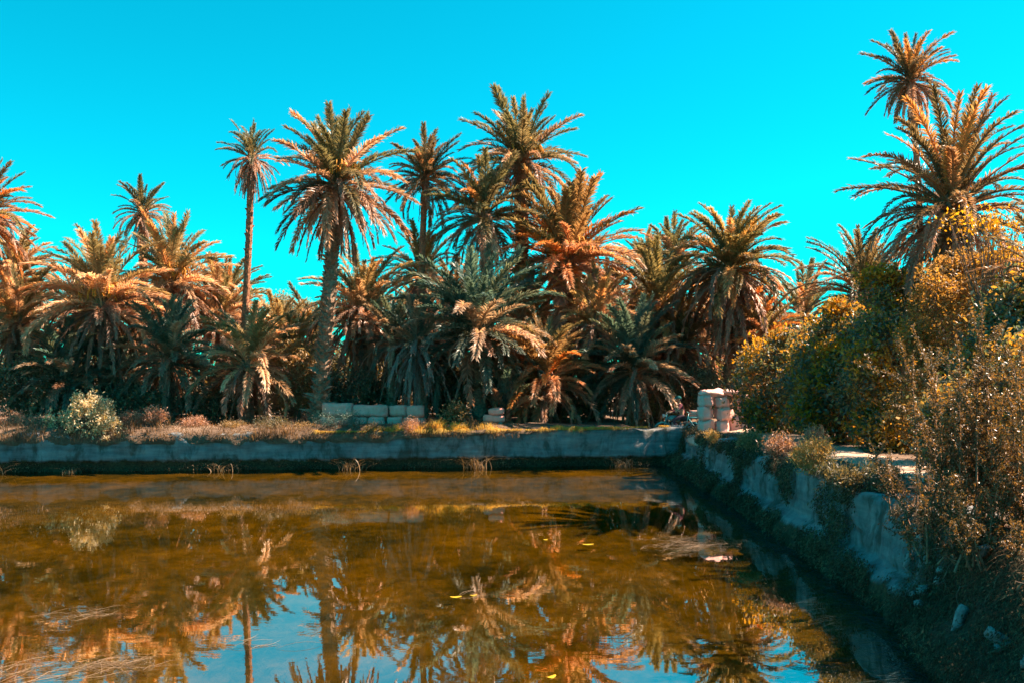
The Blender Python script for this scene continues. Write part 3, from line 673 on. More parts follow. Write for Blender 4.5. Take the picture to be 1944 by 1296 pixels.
# near bush: upright twigs carrying tiny leaves
def near_bush(name, label, base, twigs, length, spread, seed, leafsize, mat, group=None, nl=60, tilt=0.5):
    rng = np.random.default_rng(seed); root = empty(name, base); tag(root, label, 'shrub', group)
    a = Acc(); P = []; Dd = []
    def grow(p, d, L, r, lvl):
        pts = [p]; q = p.copy(); dd = d.copy(); n = 6
        for i in range(n):
            dd = (dd + Vector(rng.normal(size=3) * 0.11) + Vector((0, 0, 0.06))).normalized(); q = q + dd * L / n; pts.append(q.copy())
        tube(a, pts, [r * (1 - 0.8 * i / n) for i in range(n + 1)], 4 if lvl else 5, False)
        m = int(nl * L)
        for i in range(m):
            s = rng.uniform(0.1 if lvl else 0.35, 1.0); j = min(int(s * n), n - 1); f = s * n - j
            c = pts[j] * (1 - f) + pts[j + 1] * f
            P.append(c + Vector(rng.normal(size=3) * 0.018)); Dd.append((dd * 0.6 + Vector(rng.normal(size=3))).normalized())
        if lvl < 2:
            for i in range(int((6 if lvl == 0 else 4) * (0.6 + 0.6 * rng.random()))):
                s = rng.uniform(0.25, 0.95); j = min(int(s * n), n - 1)
                nd_ = (dd * 0.7 + Vector(rng.normal(size=3)) * 0.75); nd_.z = abs(nd_.z) * 0.8 + 0.05
                grow(pts[j], nd_.normalized(), L * rng.uniform(0.14, 0.34), r * 0.45, lvl + 1)
    for k in range(twigs):
        az = rng.uniform(0, 6.283); tl = tilt * rng.random() ** 0.7
        d = Vector((math.cos(az) * tl, math.sin(az) * tl, 1)).normalized()
        off = Vector((rng.normal() * spread, rng.normal() * spread, 0))
        grow(off, d, length * rng.uniform(0.45, 1.1) * (1 - 0.35 * tl), 0.016, 0)
    link('stem', a.mesh('stem', M['twig'], True), root)
    P = np.array([tuple(p) for p in P]); Dd = np.array([tuple(p) for p in Dd])
    V, T = leaf_quads(P, np.full(len(P), leafsize), rng, 0.5, 0.1, Dd)
    f = link('foliage', np_mesh('foliage', V, [T], M[mat]), root); f['kind'] = 'stuff'
    return root
def bankz(y): return 1.5
near_bush('twiggy_bush', 'tall spindly bush with tiny reddish leaves on the near right bank', (6.15, 12.4, 1.45), 34, 2.9, 0.28, 41, 0.042, 'near', nl=150, tilt=0.36)
near_bush('twiggy_bush', 'low sprawling bush with brown leaves below the spindly bush', (5.75, 11.2, 1.2), 40, 1.15, 0.36, 42, 0.042, 'near', nl=150, tilt=1.1)
near_bush('twiggy_bush', 'brown twiggy bush at the right edge beside the spindly bush', (6.75, 11.6, 1.45), 36, 1.7, 0.35, 43, 0.042, 'near', nl=150, tilt=0.7)
near_bush('twiggy_bush', 'small orange-leaved sprig bush on the wall top left of the spindly bush', (6.0, 13.8, 1.45), 9, 1.15, 0.14, 44, 0.04, 'near', nl=80, tilt=0.6)

# ------------------------------------------------------------------ plants of the far bank
def fb(x, y, D=None):                        # point on the far bank from its pixel column
    X = (x - 972) / F * 35.5; return X
shrub('pale_bush', 'rounded pale leafy bush on the far bank overhanging the wall at left', 'shrub', (px(170, 800, 34.6).x, 34.6, 1.25), [blob(170, 800, 34.5, 52, 46), blob(165, 765, 34.6, 30, 24), blob(205, 815, 34.4, 34, 32), blob(115, 800, 34.6, 30, 22)], 300, 20, 0.08, 0.10, 'olive', seed=31, srad=0.018, zmin=0.78)
BR = 'dry brush along the left far bank'
for i, (x, y, rx, ry, m, lab) in enumerate([
    (55, 812, 45, 24, 'pinkbrush', 'pinkish dry brush left of the pale round bush'),
    (15, 800, 40, 26, 'pinkbrush', 'dry brush at the left picture edge on the far bank'),
    (250, 798, 30, 18, 'pinkbrush', 'low pink dry brush just right of the pale round bush'),
    (292, 790, 20, 16, 'pinkbrush', 'small dry tuft-like brush below the bright-stalked palm'),
    (372, 806, 30, 12, 'pinkbrush', 'low dry brush on the bank between the bright-stalked and golden-midrib palms'),
    (445, 812, 26, 10, 'scrub', 'low tan weeds on the bank in front of the golden-midrib palm'),
    (520, 806, 34, 13, 'darkscrub', 'dark weeds on the bank left of the thick trunk'),
    (575, 815, 26, 11, 'scrub', 'tan weeds on the bank at the foot of the thick trunk'),
    (715, 818, 24, 10, 'darkscrub', 'dark weeds on the bank below the mud brick wall'),
    (780, 812, 12, 16, 'pinkbrush', 'pale bare sprig at the right end of the mud brick wall'),
    (330, 818, 30, 10, 'darkscrub', 'dark weeds hanging over the wall under the bright-stalked palm'),
    (640, 806, 52, 24, 'teal', 'feathery teal plant on the bank in front of the mud bricks')]):
    D = 35.6; shrub('bank_brush', lab, 'shrub', (px(x, y, D).x, D, 1.4), [blob(x, y, D, rx, ry, 0.5)], 130, 20, 0.08, 0.075, m, BR, seed=50 + i, srad=0.01, zmin=1.2, aspect=0.3)
SC = 'scrub filling the gaps under the palms'
for i, (x, y, D, rx, ry, m, lab) in enumerate([
    (565, 715, 39.5, 55, 70, 'scrub', 'tan sunlit scrub between the golden-midrib palm and the thick trunk'),
    (535, 590, 62, 22, 38, 'scrub', 'small feathery far tree in the sky gap left of the thick trunk'),
    (580, 600, 62, 30, 30, 'scrub', 'second feathery far tree in the sky gap beside the thick trunk'),
    (660, 740, 39, 50, 38, 'darkscrub', 'dark scrub behind the left mud bricks'),
    (730, 740, 40, 40, 30, 'darkscrub', 'dark scrub behind the right mud bricks'),
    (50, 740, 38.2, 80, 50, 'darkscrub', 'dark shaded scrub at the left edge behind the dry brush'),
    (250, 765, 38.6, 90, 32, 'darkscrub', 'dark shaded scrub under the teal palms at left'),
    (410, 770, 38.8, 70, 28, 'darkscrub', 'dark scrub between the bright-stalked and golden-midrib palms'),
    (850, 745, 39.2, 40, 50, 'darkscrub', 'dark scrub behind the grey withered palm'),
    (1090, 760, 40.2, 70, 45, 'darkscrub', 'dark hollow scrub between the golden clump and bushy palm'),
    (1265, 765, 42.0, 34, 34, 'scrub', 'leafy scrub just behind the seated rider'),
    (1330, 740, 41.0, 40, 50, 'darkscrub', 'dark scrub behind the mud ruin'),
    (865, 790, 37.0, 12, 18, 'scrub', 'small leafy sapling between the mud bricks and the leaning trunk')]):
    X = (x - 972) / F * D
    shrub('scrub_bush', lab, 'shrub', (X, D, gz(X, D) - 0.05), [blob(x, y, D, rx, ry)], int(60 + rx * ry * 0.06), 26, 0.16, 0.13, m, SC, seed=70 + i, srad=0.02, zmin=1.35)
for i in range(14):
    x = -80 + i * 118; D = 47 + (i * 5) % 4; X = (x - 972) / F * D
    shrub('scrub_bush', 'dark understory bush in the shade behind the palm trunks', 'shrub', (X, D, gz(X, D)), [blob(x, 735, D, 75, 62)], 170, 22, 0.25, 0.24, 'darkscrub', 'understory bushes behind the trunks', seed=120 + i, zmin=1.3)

# ------------------------------------------------------------------ grasses
def grass_stuff(name, label, P, H, lean, mat, rng, width=0.012, droop=0.6, seg=3, parent=None, kind='stuff', cat='grass'):
    V, Q = blades(P, H, lean, rng, width, seg, droop)
    o = link(name, np_mesh(name, V, [Q], M[mat]), parent)
    if parent is None: tag(o, label, cat, None, kind)
    else: o['kind'] = 'stuff'
    return o
def lean_of(rng, n, amt, bias=(0, 0, 0)):
    l = rng.normal(size=(n, 3)) * amt; l[:, 2] = 0; return l + np.array(bias)
rng = np.random.default_rng(5)
# dry grass on the left bank, its colour darkened for palm shade
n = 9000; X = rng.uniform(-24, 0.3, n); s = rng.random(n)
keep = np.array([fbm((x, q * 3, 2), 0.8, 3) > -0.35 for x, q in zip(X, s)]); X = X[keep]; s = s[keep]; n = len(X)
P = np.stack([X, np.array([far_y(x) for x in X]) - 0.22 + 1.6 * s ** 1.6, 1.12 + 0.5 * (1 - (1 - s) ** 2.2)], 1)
grass_stuff('dry_grass', 'shade-darkened dry grass covering the left part of the far bank', P, rng.uniform(0.08, 0.38, n) * np.array([0.5 + 3.0 * max(0.0, fbm((p[0], p[1], 6), 1.1, 3)) for p in P]), lean_of(rng, n, 0.35, (0, -0.15, 0)), 'drygrass', rng, 0.012)
n = 7000; X = np.concatenate([rng.uniform(-5.6, 4.6, 5000), rng.normal(-3.2, 0.9, 2000)]); yo = rng.uniform(0.05, 0.9, n) ** 1.4
P = np.stack([X, np.array([far_y(x) for x in X]) + yo, np.full(n, 1.43)], 1)
hh = rng.uniform(0.10, 0.36, n) * np.interp(X, [-5.6, -3, 0, 4.6], [1.4, 1.3, 0.85, 0.45]) * np.array([0.6 + 1.4 * max(0.0, fbm((x, 1, 5), 1.5, 3)) for x in X])
grass_stuff('yellow_grass', 'bright yellow grass strip along the top of the far wall', P, hh, lean_of(rng, n, 0.35), 'yellowgrass', rng, 0.012)

n = 5200; X = rng.uniform(-7.5, 6.2, n); X = X[np.array([fbm((x, 0, 11), 1.4, 3) > -0.15 for x in X])]; n = len(X)
P = np.stack([X, np.array([far_y(x) for x in X]) + 0.06 + rng.normal(size=n) * 0.05, np.full(n, 1.44) + 0.02 * X / 6 + np.maximum(0, (X - 2) * 0.02)], 1)
hh = rng.uniform(0.12, 0.42, n) * np.array([0.5 + 1.6 * max(0.0, fbm((x, 3, 8), 1.7, 3)) for x in X])
grass_stuff('overhanging_grass', 'dry grass spilling over the front edge of the far wall', P, hh, lean_of(rng, n, 0.35, (0, -0.75, 0)), 'yellowgrass', rng, 0.010, 2.4, 4)
def tuft(name, label, loc, n, h, mat, seed, spread=0.12, lean=0.6, width=0.010, group=None, bias=(0, 0, 0), droop=0.9):
    rng = np.random.default_rng(seed); P = np.zeros((n, 3)); P[:, :2] = rng.normal(size=(n, 2)) * spread
    V, Q = blades(P, rng.uniform(0.4, 1.15, n) * h, lean_of(rng, n, lean, bias), rng, width, 5, droop)
    o = link(name, np_mesh(name, V, [Q], M[mat]), None, loc); tag(o, label, 'grass tuft', group); return o
TG = 'straw tufts along the foot of the far wall'
for i, (x, y, n, h, lab) in enumerate([
    (435, 888, 34, 0.55, 'thin straw tuft at the foot of the far wall left of centre'),
    (668, 890, 60, 0.85, 'large straw tuft at the water edge below the mud bricks'),
    (905, 883, 60, 0.95, 'straw tuft at the water edge below the small brick pile'),
    (1185, 870, 50, 0.8, 'straw tuft on the rubble near the wall corner'),
    (20, 885, 120, 0.75, 'dry reed clump at the water edge by the left picture border'),
    (165, 886, 50, 0.4, 'straw litter at the foot of the wall under the pale bush')]):
    X = (x - 972) / F * 35.2; tuft('straw_tuft', lab, (X, far_y(X) - 0.22, -0.05), int(n * 1.3), h * 1.35, 'straw', 200 + i, 0.20 if i != 4 else 0.35, 0.7, 0.010, TG, (0, -0.2, 0), 1.15)
# right bank: sunlit dry bushes and dark grass by the path
GB = 'dry bushes between the right wall and the path'
for i, (x, y, z, rx, ry, m, lab) in enumerate([
    (1545, 868, 1.6, 38, 30, 'golddry', 'sunlit golden bush on the right wall beside the path'),
    (1480, 848, 1.6, 32, 20, 'pinkbrush', 'pinkish dry bush between the mud ruin and the golden bush'),
    (1545, 838, 1.6, 20, 24, 'pinkbrush', 'pink upright dry brush behind the golden bush'),
    (1425, 838, 1.6, 24, 14, 'scrub', 'low dry plants at the foot of the mud ruin'),
    (1352, 828, 1.6, 5, 6, 'golddry', 'tiny yellow plant at the wall corner by the mud ruin'),
    (1600, 905, 1.6, 36, 14, 'darkscrub', 'dark low plants at the near end of the path'),
    (1670, 905, 1.6, 34, 22, 'darkscrub', 'dark green clump beside the path left of the near bush')]):
    D = (CAMH - z) * F / (y + ry * 0.8 - HORY); X = (x - 972) / F * D
    shrub('dry_bush', lab, 'shrub', (X, D, 1.5), [blob(x, y, D, rx, ry, 0.45)], int(40 + rx * 3), 22, 0.07, 0.075, m, GB, seed=230 + i, srad=0.009, aspect=0.28, zmin=1.48, up=0.8)

# growth hanging on the right wall
rng = np.random.default_rng(8)
def wall_pt(y, t):
    pr = prof_r(y); xb, xt = rw(y); k = t * (len(pr) - 1); i = min(int(k), len(pr) - 2); f = k - i
    d = pr[i][0] * (1 - f) + pr[i + 1][0] * f; z = pr[i][1] * (1 - f) + pr[i + 1][1] * f
    return xt - d, z
P = []; Dn = []
while len(P) < 80000:
    y = 7.5 + 29 * rng.random() ** 1.9; t = rng.uniform(0.12, 0.85); x, z = wall_pt(y, t)
    if z < 0.01: continue
    patch = fbm((y * 0.5, z * 0.8, 1.0), 1.0, 4)
    if y < 12.5 and rng.random() < 0.6: continue
    lim = -0.45 + 0.5 * fbm((y, 4.0, 2.0), 0.9, 2) if z < 0.5 else (0.2 if y > 13 else -0.45)
    if z > 1.2: lim = 0.0 if y > 13 else -0.3
    if patch < lim: continue
    P.append((x - 0.03 - (0.10 + 0.45 * max(0.0, fbm((y, z * 1.5, 9.0), 1.3, 3))) * rng.random() ** 1.3, y, z + 0.05 * rng.normal() + 0.03)); Dn.append((-0.45, 0.0, -0.9))
P = np.array(P); Dn = np.array(Dn)
size = (0.035 + 0.06 * rng.random(len(P))) * np.interp(P[:, 1], [9, 15, 30], [0.55, 0.8, 1.2]); V, T = leaf_quads(P, size, rng, 0.30, 0.0, Dn)
o = link('hanging_growth', np_mesh('hanging_growth', V, [T], M['moss'])); o.parent = rwall; o.matrix_parent_inverse = Matrix.Translation(-rwall.location); o['kind'] = 'stuff'
P = []; Dn = []
while len(P) < 7000:
    x = rng.uniform(-24, 6.3); z = abs(rng.normal()) * 0.14 + 0.02
    if z > 0.5 or fbm((x * 0.7, z * 2, 4), 1.0, 3) < -0.1: continue
    P.append((x, far_y(x) + 0.12 - 0.22 * rng.random(), z)); Dn.append((0, -0.5, -0.5))
P = np.array(P); V, T = leaf_quads(P, 0.04 + 0.05 * rng.random(len(P)), rng, 0.4, 0.0, np.array(Dn))
o = link('hanging_growth', np_mesh('hanging_growth', V, [T], M['moss'])); o.parent = far; o.matrix_parent_inverse = Matrix.Translation(-far.location); o['kind'] = 'stuff'
# matted dry grass, roots and clods on the crumbled near end of the right wall
n = 15000; yy = 7.0 + 6.5 * rng.random(n); P = []; L_ = []
for y in yy:
    x, z = wall_pt(y, rng.uniform(0.14, 0.98)); P.append((x - 0.01, y, z)); L_.append((-0.45, 0.0, -0.6))
P = np.array(P); ln = np.array(L_) + np.stack([rng.normal(size=n) * 0.35, rng.normal(size=n) * 0.45, np.zeros(n)], 1)
V, Q = blades(P, rng.uniform(0.06, 0.30, n), ln, rng, 0.004, 3, 1.4)
o = link('matted_grass', np_mesh('matted_grass', V, [Q], M['matted'])); o.parent = rwall; o.matrix_parent_inverse = Matrix.Translation(-rwall.location); o['kind'] = 'stuff'
a = Acc()
for k in range(46):
    y = rng.uniform(7.5, 14); x, z = wall_pt(y, rng.uniform(0.4, 0.9)); p = Vector((x - 0.03, y, z)); pts = [p]; d = Vector((-0.3, rng.normal() * 0.6, -0.8))
    for j in range(6):
        d = (d + Vector(rng.normal(size=3) * 0.35) + Vector((0, 0, -0.1))).normalized(); q = pts[-1] + d * rng.uniform(0.05, 0.13)
        if q.z < 0.02: break
        pts.append(q)
    if len(pts) > 2: tube(a, pts, [0.010 * (1 - 0.7 * j / len(pts)) for j in range(len(pts))], 5, False)
o = link('root', a.mesh('root', M['bark'], True)); o.parent = rwall; o.matrix_parent_inverse = Matrix.Translation(-rwall.location); o['kind'] = 'stuff'
# dark grass trailing from the right wall onto the water
n = 1900; yy = 9.0 + 27 * rng.random(n) ** 1.1
P = np.array([(rw(y)[0] - 0.02 - 0.4 * rng.random() ** 2 - (0.9 * rng.random() ** 2 if y > 29 else 0), y, 0.01) for y in yy])
ln = np.stack([-rng.uniform(0.35, 1.0, n), rng.normal(size=n) * 0.35, np.zeros(n)], 1)
H = rng.uniform(0.25, 1.0, n) ** 1.4 * 1.7; V, Q = blades(P, H, ln, rng, 0.004, 6, 1.9)
V[:, 2] = np.maximum(V[:, 2] * 0.28, 0.006)
o = link('water_grass', np_mesh('water_grass', V, [Q], M['watergrass'])); tag(o, 'dark grass trailing on the water along the right wall', 'grass', None, 'stuff')
# floating straw
def float_straw(label, x, y, n, L, seed, sp=(0.5, 0.35), mat='straw', az0=0.15):
    rng = np.random.default_rng(seed); c = on_plane(x, y, 0.0); a = Acc()
    for k in range(n):
        p = Vector((rng.normal() * sp[0], rng.normal() * sp[1], 0.008)); az = az0 + rng.normal() * 0.45; l = L * rng.uniform(0.4, 1.1); bow = rng.normal() * 0.12
        pts = []
        for j in range(6):
            s = j / 5; t = (s - 0.5) * l
            pts.append((p.x + math.cos(az) * t - math.sin(az) * bow * math.sin(math.pi * s), p.y + math.sin(az) * t + math.cos(az) * bow * math.sin(math.pi * s), 0.008 + max(0, rng.normal() * 0.01) + 0.05 * math.sin(math.pi * s) * (k % 3 == 0)))
        tube(a, pts, [0.001, 0.002, 0.0023, 0.0023, 0.002, 0.001], 4, False)
    o = link('floating_straw', a.mesh('floating_straw', M[mat], True), None, (c.x, c.y, 0)); tag(o, label, 'straw', 'straw floating on the water'); return o
float_straw('bundle of long straw floating at the lower left', 215, 1262, 46, 0.95, 301, (0.22, 0.12))
float_straw('thin straw strands floating above the lower left bundle', 160, 1165, 14, 0.9, 302, (0.2, 0.12))
float_straw('loose straw strands at the lower left corner', 70, 1275, 24, 0.9, 303, (0.25, 0.16), az0=0.5)
float_straw('bright straw mat floating near the right wall', 1310, 1035, 150, 0.55, 304, (0.42, 0.55))
float_straw('dark bent stalks floating at the lower right', 1545, 1268, 12, 0.6, 305, (0.14, 0.08), 'watergrass', -0.3)
float_straw('few straws drifting in the middle of the pool', 930, 1130, 6, 0.5, 306, (0.3, 0.2))
float_straw('thin straws below the reflected slender trunk', 470, 1222, 8, 0.7, 307, (0.3, 0.1))
def float_leaf(label, x, y, r, az):
    c = on_plane(x, y, 0.0); n = 12
    V = [(0, 0, 0.012)] + [(r * math.cos(t) * (1.0 if math.cos(t) < 0.6 else 1.25), r * 0.55 * math.sin(t), 0.008 + 0.006 * math.cos(2 * t)) for t in [2 * math.pi * k / n for k in range(n)]]
    V += [(x_, y_, z_ - 0.005) for (x_, y_, z_) in V]
    T = [(0, 1 + k, 1 + (k + 1) % n) for k in range(n)] + [(n + 1, n + 2 + (k + 1) % n, n + 2 + k) for k in range(n)]
    Q = [(1 + k, n + 2 + k, n + 2 + (k + 1) % n, 1 + (k + 1) % n) for k in range(n)]
    o = link('floating_leaf', np_mesh('floating_leaf', V, [np.array(Q), np.array(T)], M['float_leaf']), None, (c.x, c.y, 0.004), (0, 0, az)); tag(o, label, 'leaf', 'yellow leaves floating on the water')
float_leaf('left one of two yellow leaves floating at the pool middle', 864, 1133, 0.085, 0.2)
float_leaf('right one of two yellow leaves floating at the pool middle', 898, 1130, 0.055, 0.4)
float_leaf('yellow leaf floating left of the bright straw mat', 1115, 1033, 0.11, 0.1)
float_leaf('small yellow leaf floating farthest out near the straw mat', 1035, 1024, 0.05, 0.3)
float_leaf('yellow leaf floating at the bottom edge of the pool', 1046, 1285, 0.065, 0.8)

# ------------------------------------------------------------------ mud bricks
def rough_block(w, d, h, seed, amp=0.03, rnd=0.06):
    bm = bmesh.new(); bmesh.ops.create_cube(bm, size=1.0)
    for v in bm.verts: v.co = Vector((v.co.x * w, v.co.y * d, (v.co.z + 0.5) * h))
    bmesh.ops.bevel(bm, geom=bm.edges[:], offset=min(rnd, min(w, d, h) * 0.3), segments=2, affect='EDGES')
    bmesh.ops.subdivide_edges(bm, edges=[e for e in bm.edges if e.calc_length() > 0.15], cuts=3, use_grid_fill=True)
    for v in bm.verts:
        v.co += Vector((mnoise.noise(v.co * 9 + Vector((seed, 1, 2))), mnoise.noise(v.co * 9 + Vector((2, seed, 1))), mnoise.noise(v.co * 9 + Vector((5, 2, seed))))) * amp * 0.35
        v.co += Vector((mnoise.noise(v.co * 3 + Vector((seed, 0, 0))), mnoise.noise(v.co * 3 + Vector((0, seed, 5))), mnoise.noise(v.co * 3 + Vector((3, 5, seed))))) * amp
    me = bpy.data.meshes.new('mud_block'); bm.to_mesh(me); bm.free(); me.materials.append(M['mud'])
    for p in me.polygons: p.use_smooth = True
    return me
def pbox(name, parent, x0, x1, y0, y1, D, depth, seed, amp=0.06, rnd=0.03):
    """a block whose front covers photo columns x0..x1 and rows y0..y1 at distance D"""
    k = D / F; w_ = (x1 - x0) * k; h_ = (y1 - y0) * k; c = px((x0 + x1) / 2, y1, D)
    o = link(name, rough_block(w_, depth, h_, seed, amp, rnd), parent)
    o.location = Vector((c.x, D + depth / 2, c.z)) - parent.location
    if parent.name.startswith('mud_ruin'): o.data.materials[0] = M['mud_pale']
    return o
b = empty('mud_brick_wall', (px(715, 805, 37.2).x, 37.4, 1.45)); tag(b, 'low grey mud brick wall of two courses on the far bank', 'brick wall')
for i, (x0, x1, y0, y1) in enumerate([(612, 668, 765, 789), (669, 735, 769, 790), (739, 771, 769, 790), (772, 804, 770, 791),
                                      (608, 655, 791, 812), (656, 697, 790, 812), (698, 731, 791, 812), (733, 763, 791, 812), (764, 806, 792, 813)]):
    pbox('mud_brick', b, x0, x1, y0, y1, 37.2 + 0.03 * (i % 3), 0.55, i * 3.1)
b = empty('mud_brick_pile', (px(935, 805, 37.0).x, 37.2, 1.45)); tag(b, 'small mud brick pile beside the young palm', 'brick pile')
for i, (x0, x1, y0, y1) in enumerate([(928, 956, 774, 787), (918, 957, 787, 800), (917, 955, 800, 813)]):
    pbox('mud_brick', b, x0, x1, y0, y1, 36.9 + 0.03 * i, 0.5, 40 + i * 3.1)
# stones and a slab of fallen render on the near end of the right wall
rs = np.random.default_rng(77)
for k in range(16):
    y = rs.uniform(8.5, 13.5); x, z = wall_pt(y, rs.uniform(0.25, 0.7)); r = rs.uniform(0.06, 0.16)
    o = link('stone', rough_block(r * 1.5, r * 1.2, r, k * 2.3, 0.05, r * 0.25), rwall); o.location = Vector((x - 0.02, y, z - 0.04)) - rwall.location; o.rotation_euler = (rs.normal() * 0.3, rs.normal() * 0.3, rs.uniform(0, 6))
    o.data.materials[0] = M['stone']
for (yv, tv, w_, h_, rot) in ((10.9, 0.34, 0.12, 0.42, (0.1, 0.25, 0.3)), (10.1, 0.42, 0.30, 0.16, (0.2, 0.5, -0.4)), (13.4, 0.45, 0.36, 0.22, (0.0, 0.35, 0.5))):
    x, z = wall_pt(yv, tv); o = link('render_slab', rough_block(w_, 0.07, h_, yv, 0.04, 0.015), rwall); o.location = Vector((x - 0.06, yv, z - 0.08)) - rwall.location; o.rotation_euler = rot
    o.data.materials[0] = M['stone']
# the ruined mud shelter at the corner
D0 = 33.0
ru = empty('mud_ruin', px(1368, 825, D0)); tag(ru, 'ruined mud shelter with two lumpy pillars and a lintel at the corner', 'ruin')
sd = 60
for (x0, x1, rows, dD) in [(1330, 1355, [749, 771, 796, 826], 0.0), (1362, 1387, [752, 774, 798, 828], 0.1), (1406, 1432, [752, 776, 800, 828], 0.35)]:
    for r0, r1 in zip(rows[:-1], rows[1:]):
        sd += 2.7; j = ((sd * 7.3) % 3) - 1.5
        pbox('mud_block', ru, x0 + j, x1 + j * 0.4 + (4 if (x0 == 1362 and r0 == 774) else 0), r0 - 2.6, r1 + 2.6, D0 + dD, 0.6, sd, 0.085, 0.085)
lt = pbox('lintel', ru, 1331, 1378, 739, 752, D0 + 0.02, 0.62, 95, 0.10, 0.09); lt.rotation_euler = (0, -0.03, 0.1)
lt = pbox('lintel', ru, 1370, 1416, 740, 751, D0 + 0.12, 0.55, 96.5, 0.09, 0.08); lt.rotation_euler = (0, 0.10, -0.05)
pbox('low_wall', ru, 1386, 1408, 789, 828, D0 + 0.3, 0.35, 97, 0.04, 0.06)
pbox('plinth', ru, 1322, 1440, 823, 850, D0 - 0.25, 1.9, 99, 0.08, 0.10)

# ------------------------------------------------------------------ motorcycle, rider, crate and bicycle behind the corner
M['rubber'] = mat_plain('rubber', (0.015, 0.015, 0.016), (0.03, 0.03, 0.03), 30.0)
M['metal'] = mat_plain('dull_metal', (0.22, 0.22, 0.23), (0.34, 0.34, 0.35), 20.0, rough=0.4, spec=0.5)
M['tealpaint'] = mat_plain('teal_paint', (0.03, 0.20, 0.22), (0.06, 0.34, 0.36), 10.0, rough=0.35, spec=0.5)
M['black'] = mat_plain('black_seat', (0.02, 0.02, 0.022), (0.04, 0.04, 0.04), 10.0)
M['maroon'] = mat_plain('maroon_cloth', (0.10, 0.025, 0.04), (0.17, 0.045, 0.06), 10.0)
M['darkcloth'] = mat_plain('dark_cloth', (0.045, 0.03, 0.045), (0.08, 0.05, 0.07), 10.0)
M['skin'] = mat_plain('skin', (0.36, 0.19, 0.12), (0.42, 0.23, 0.15), 10.0)
M['cap'] = mat_plain('teal_cap', (0.03, 0.16, 0.16), (0.05, 0.24, 0.22), 10.0)
M['crate'] = mat_plain('crate_board', (0.45, 0.26, 0.22), (0.56, 0.34, 0.29), 8.0)
M['lens'] = mat_plain('lamp_glass', (0.5, 0.5, 0.5), (0.6, 0.6, 0.6), 5.0, rough=0.1)
def part(name, parent, pieces, mat, smooth=True):
    a = Acc()
    for pts, r, seg in pieces: tube(a, pts, r, seg)
    return link(name, a.mesh(name, M[mat], smooth), parent)
def wheel(parent, x, r, wd):
    a = Acc(); n = 22
    pts = [(x + r * math.cos(t), 0, r + 0.0 + r * math.sin(t)) for t in [2 * math.pi * k / n for k in range(n + 1)]]
    tube(a, pts, wd, 7, False); w_ = link('wheel', a.mesh('wheel', M['rubber'], True), parent)
    b = Acc(); tube(b, [(x + (r - wd) * math.cos(t), 0, r + (r - wd) * math.sin(t)) for t in [2 * math.pi * k / n for k in range(n + 1)]], 0.012, 5, False)
    for k in range(12):
        t = 2 * math.pi * k / 12; tube(b, [(x, 0, r), (x + (r - wd) * math.cos(t), 0, r + (r - wd) * math.sin(t))], 0.004, 3, False)
    tube(b, [(x, -0.06, r), (x, 0.06, r)], 0.035, 8)
    link('rim', b.mesh('rim', M['metal'], True), w_)
mx_, my_ = (1286 - 972) / F * 38.3, 38.3; mz_ = gz(mx_, my_)
mc = empty('motorcycle', (mx_, my_, mz_)); tag(mc, 'dark small motorcycle under the rider behind the wall corner', 'motorcycle')
wheel(mc, -0.62, 0.29, 0.05); wheel(mc, 0.62, 0.29, 0.05)
part('frame', mc, [([(-0.42, 0, 0.88), (-0.30, 0, 0.45), (0.05, 0, 0.30), (0.62, 0, 0.29)], 0.022, 6), ([(-0.42, 0, 0.88), (0.15, 0, 0.72), (0.55, 0, 0.74)], 0.022, 6), ([(0.15, 0, 0.72), (0.05, 0, 0.3)], 0.02, 6), ([(0.55, 0.08, 0.72), (0.62, 0.08, 0.3)], 0.018, 6), ([(0.55, -0.08, 0.72), (0.62, -0.08, 0.3)], 0.018, 6)], 'metal')
part('fork', mc, [([(-0.42, s_ * 0.07, 0.98), (-0.62, s_ * 0.07, 0.29)], 0.02, 6) for s_ in (-1, 1)], 'tealpaint')
part('handlebar', mc, [([(-0.34, -0.36, 1.06), (-0.42, -0.2, 1.05), (-0.45, 0, 1.0), (-0.42, 0.2, 1.05), (-0.34, 0.36, 1.06)], 0.014, 6)], 'metal')
part('fuel_tank', mc, [([(-0.38, 0, 0.80), (-0.28, 0, 0.83), (-0.1, 0, 0.82), (0.08, 0, 0.76), (0.12, 0, 0.74)], [0.05, 0.12, 0.13, 0.09, 0.03], 10)], 'tealpaint')
part('seat', mc, [([(0.06, 0, 0.77), (0.15, 0, 0.78), (0.5, 0, 0.80), (0.6, 0, 0.79)], [0.05, 0.10, 0.11, 0.04], 8)], 'black')
part('engine', mc, [([(-0.18, 0, 0.42), (0.0, 0, 0.38), (0.15, 0, 0.38)], [0.10, 0.15, 0.09], 8), ([(-0.12, 0, 0.45), (-0.18, 0, 0.66)], [0.09, 0.08], 8)], 'metal')
part('headlight', mc, [([(-0.62, 0, 0.92), (-0.58, 0, 0.92), (-0.48, 0, 0.93)], [0.085, 0.09, 0.04], 10)], 'lens')
part('mudguard', mc, [([(-0.62 + 0.36 * math.cos(t), 0, 0.29 + 0.36 * math.sin(t)) for t in (0.6, 1.1, 1.6, 2.1, 2.6)], 0.045, 6)], 'tealpaint')
part('mudguard', mc, [([(0.62 + 0.36 * math.cos(t), 0, 0.29 + 0.36 * math.sin(t)) for t in (0.3, 0.8, 1.3, 1.8, 2.4)], 0.045, 6)], 'tealpaint')
part('luggage_rack', mc, [([(0.45, s_ * 0.1, 0.80), (0.85, s_ * 0.1, 0.82)], 0.012, 5) for s_ in (-1, 1)], 'metal')
cr = empty('crate', (mx_ + 0.72, my_, mz_ + 0.835)); tag(cr, 'pinkish wooden crate on the rack behind the rider', 'crate')
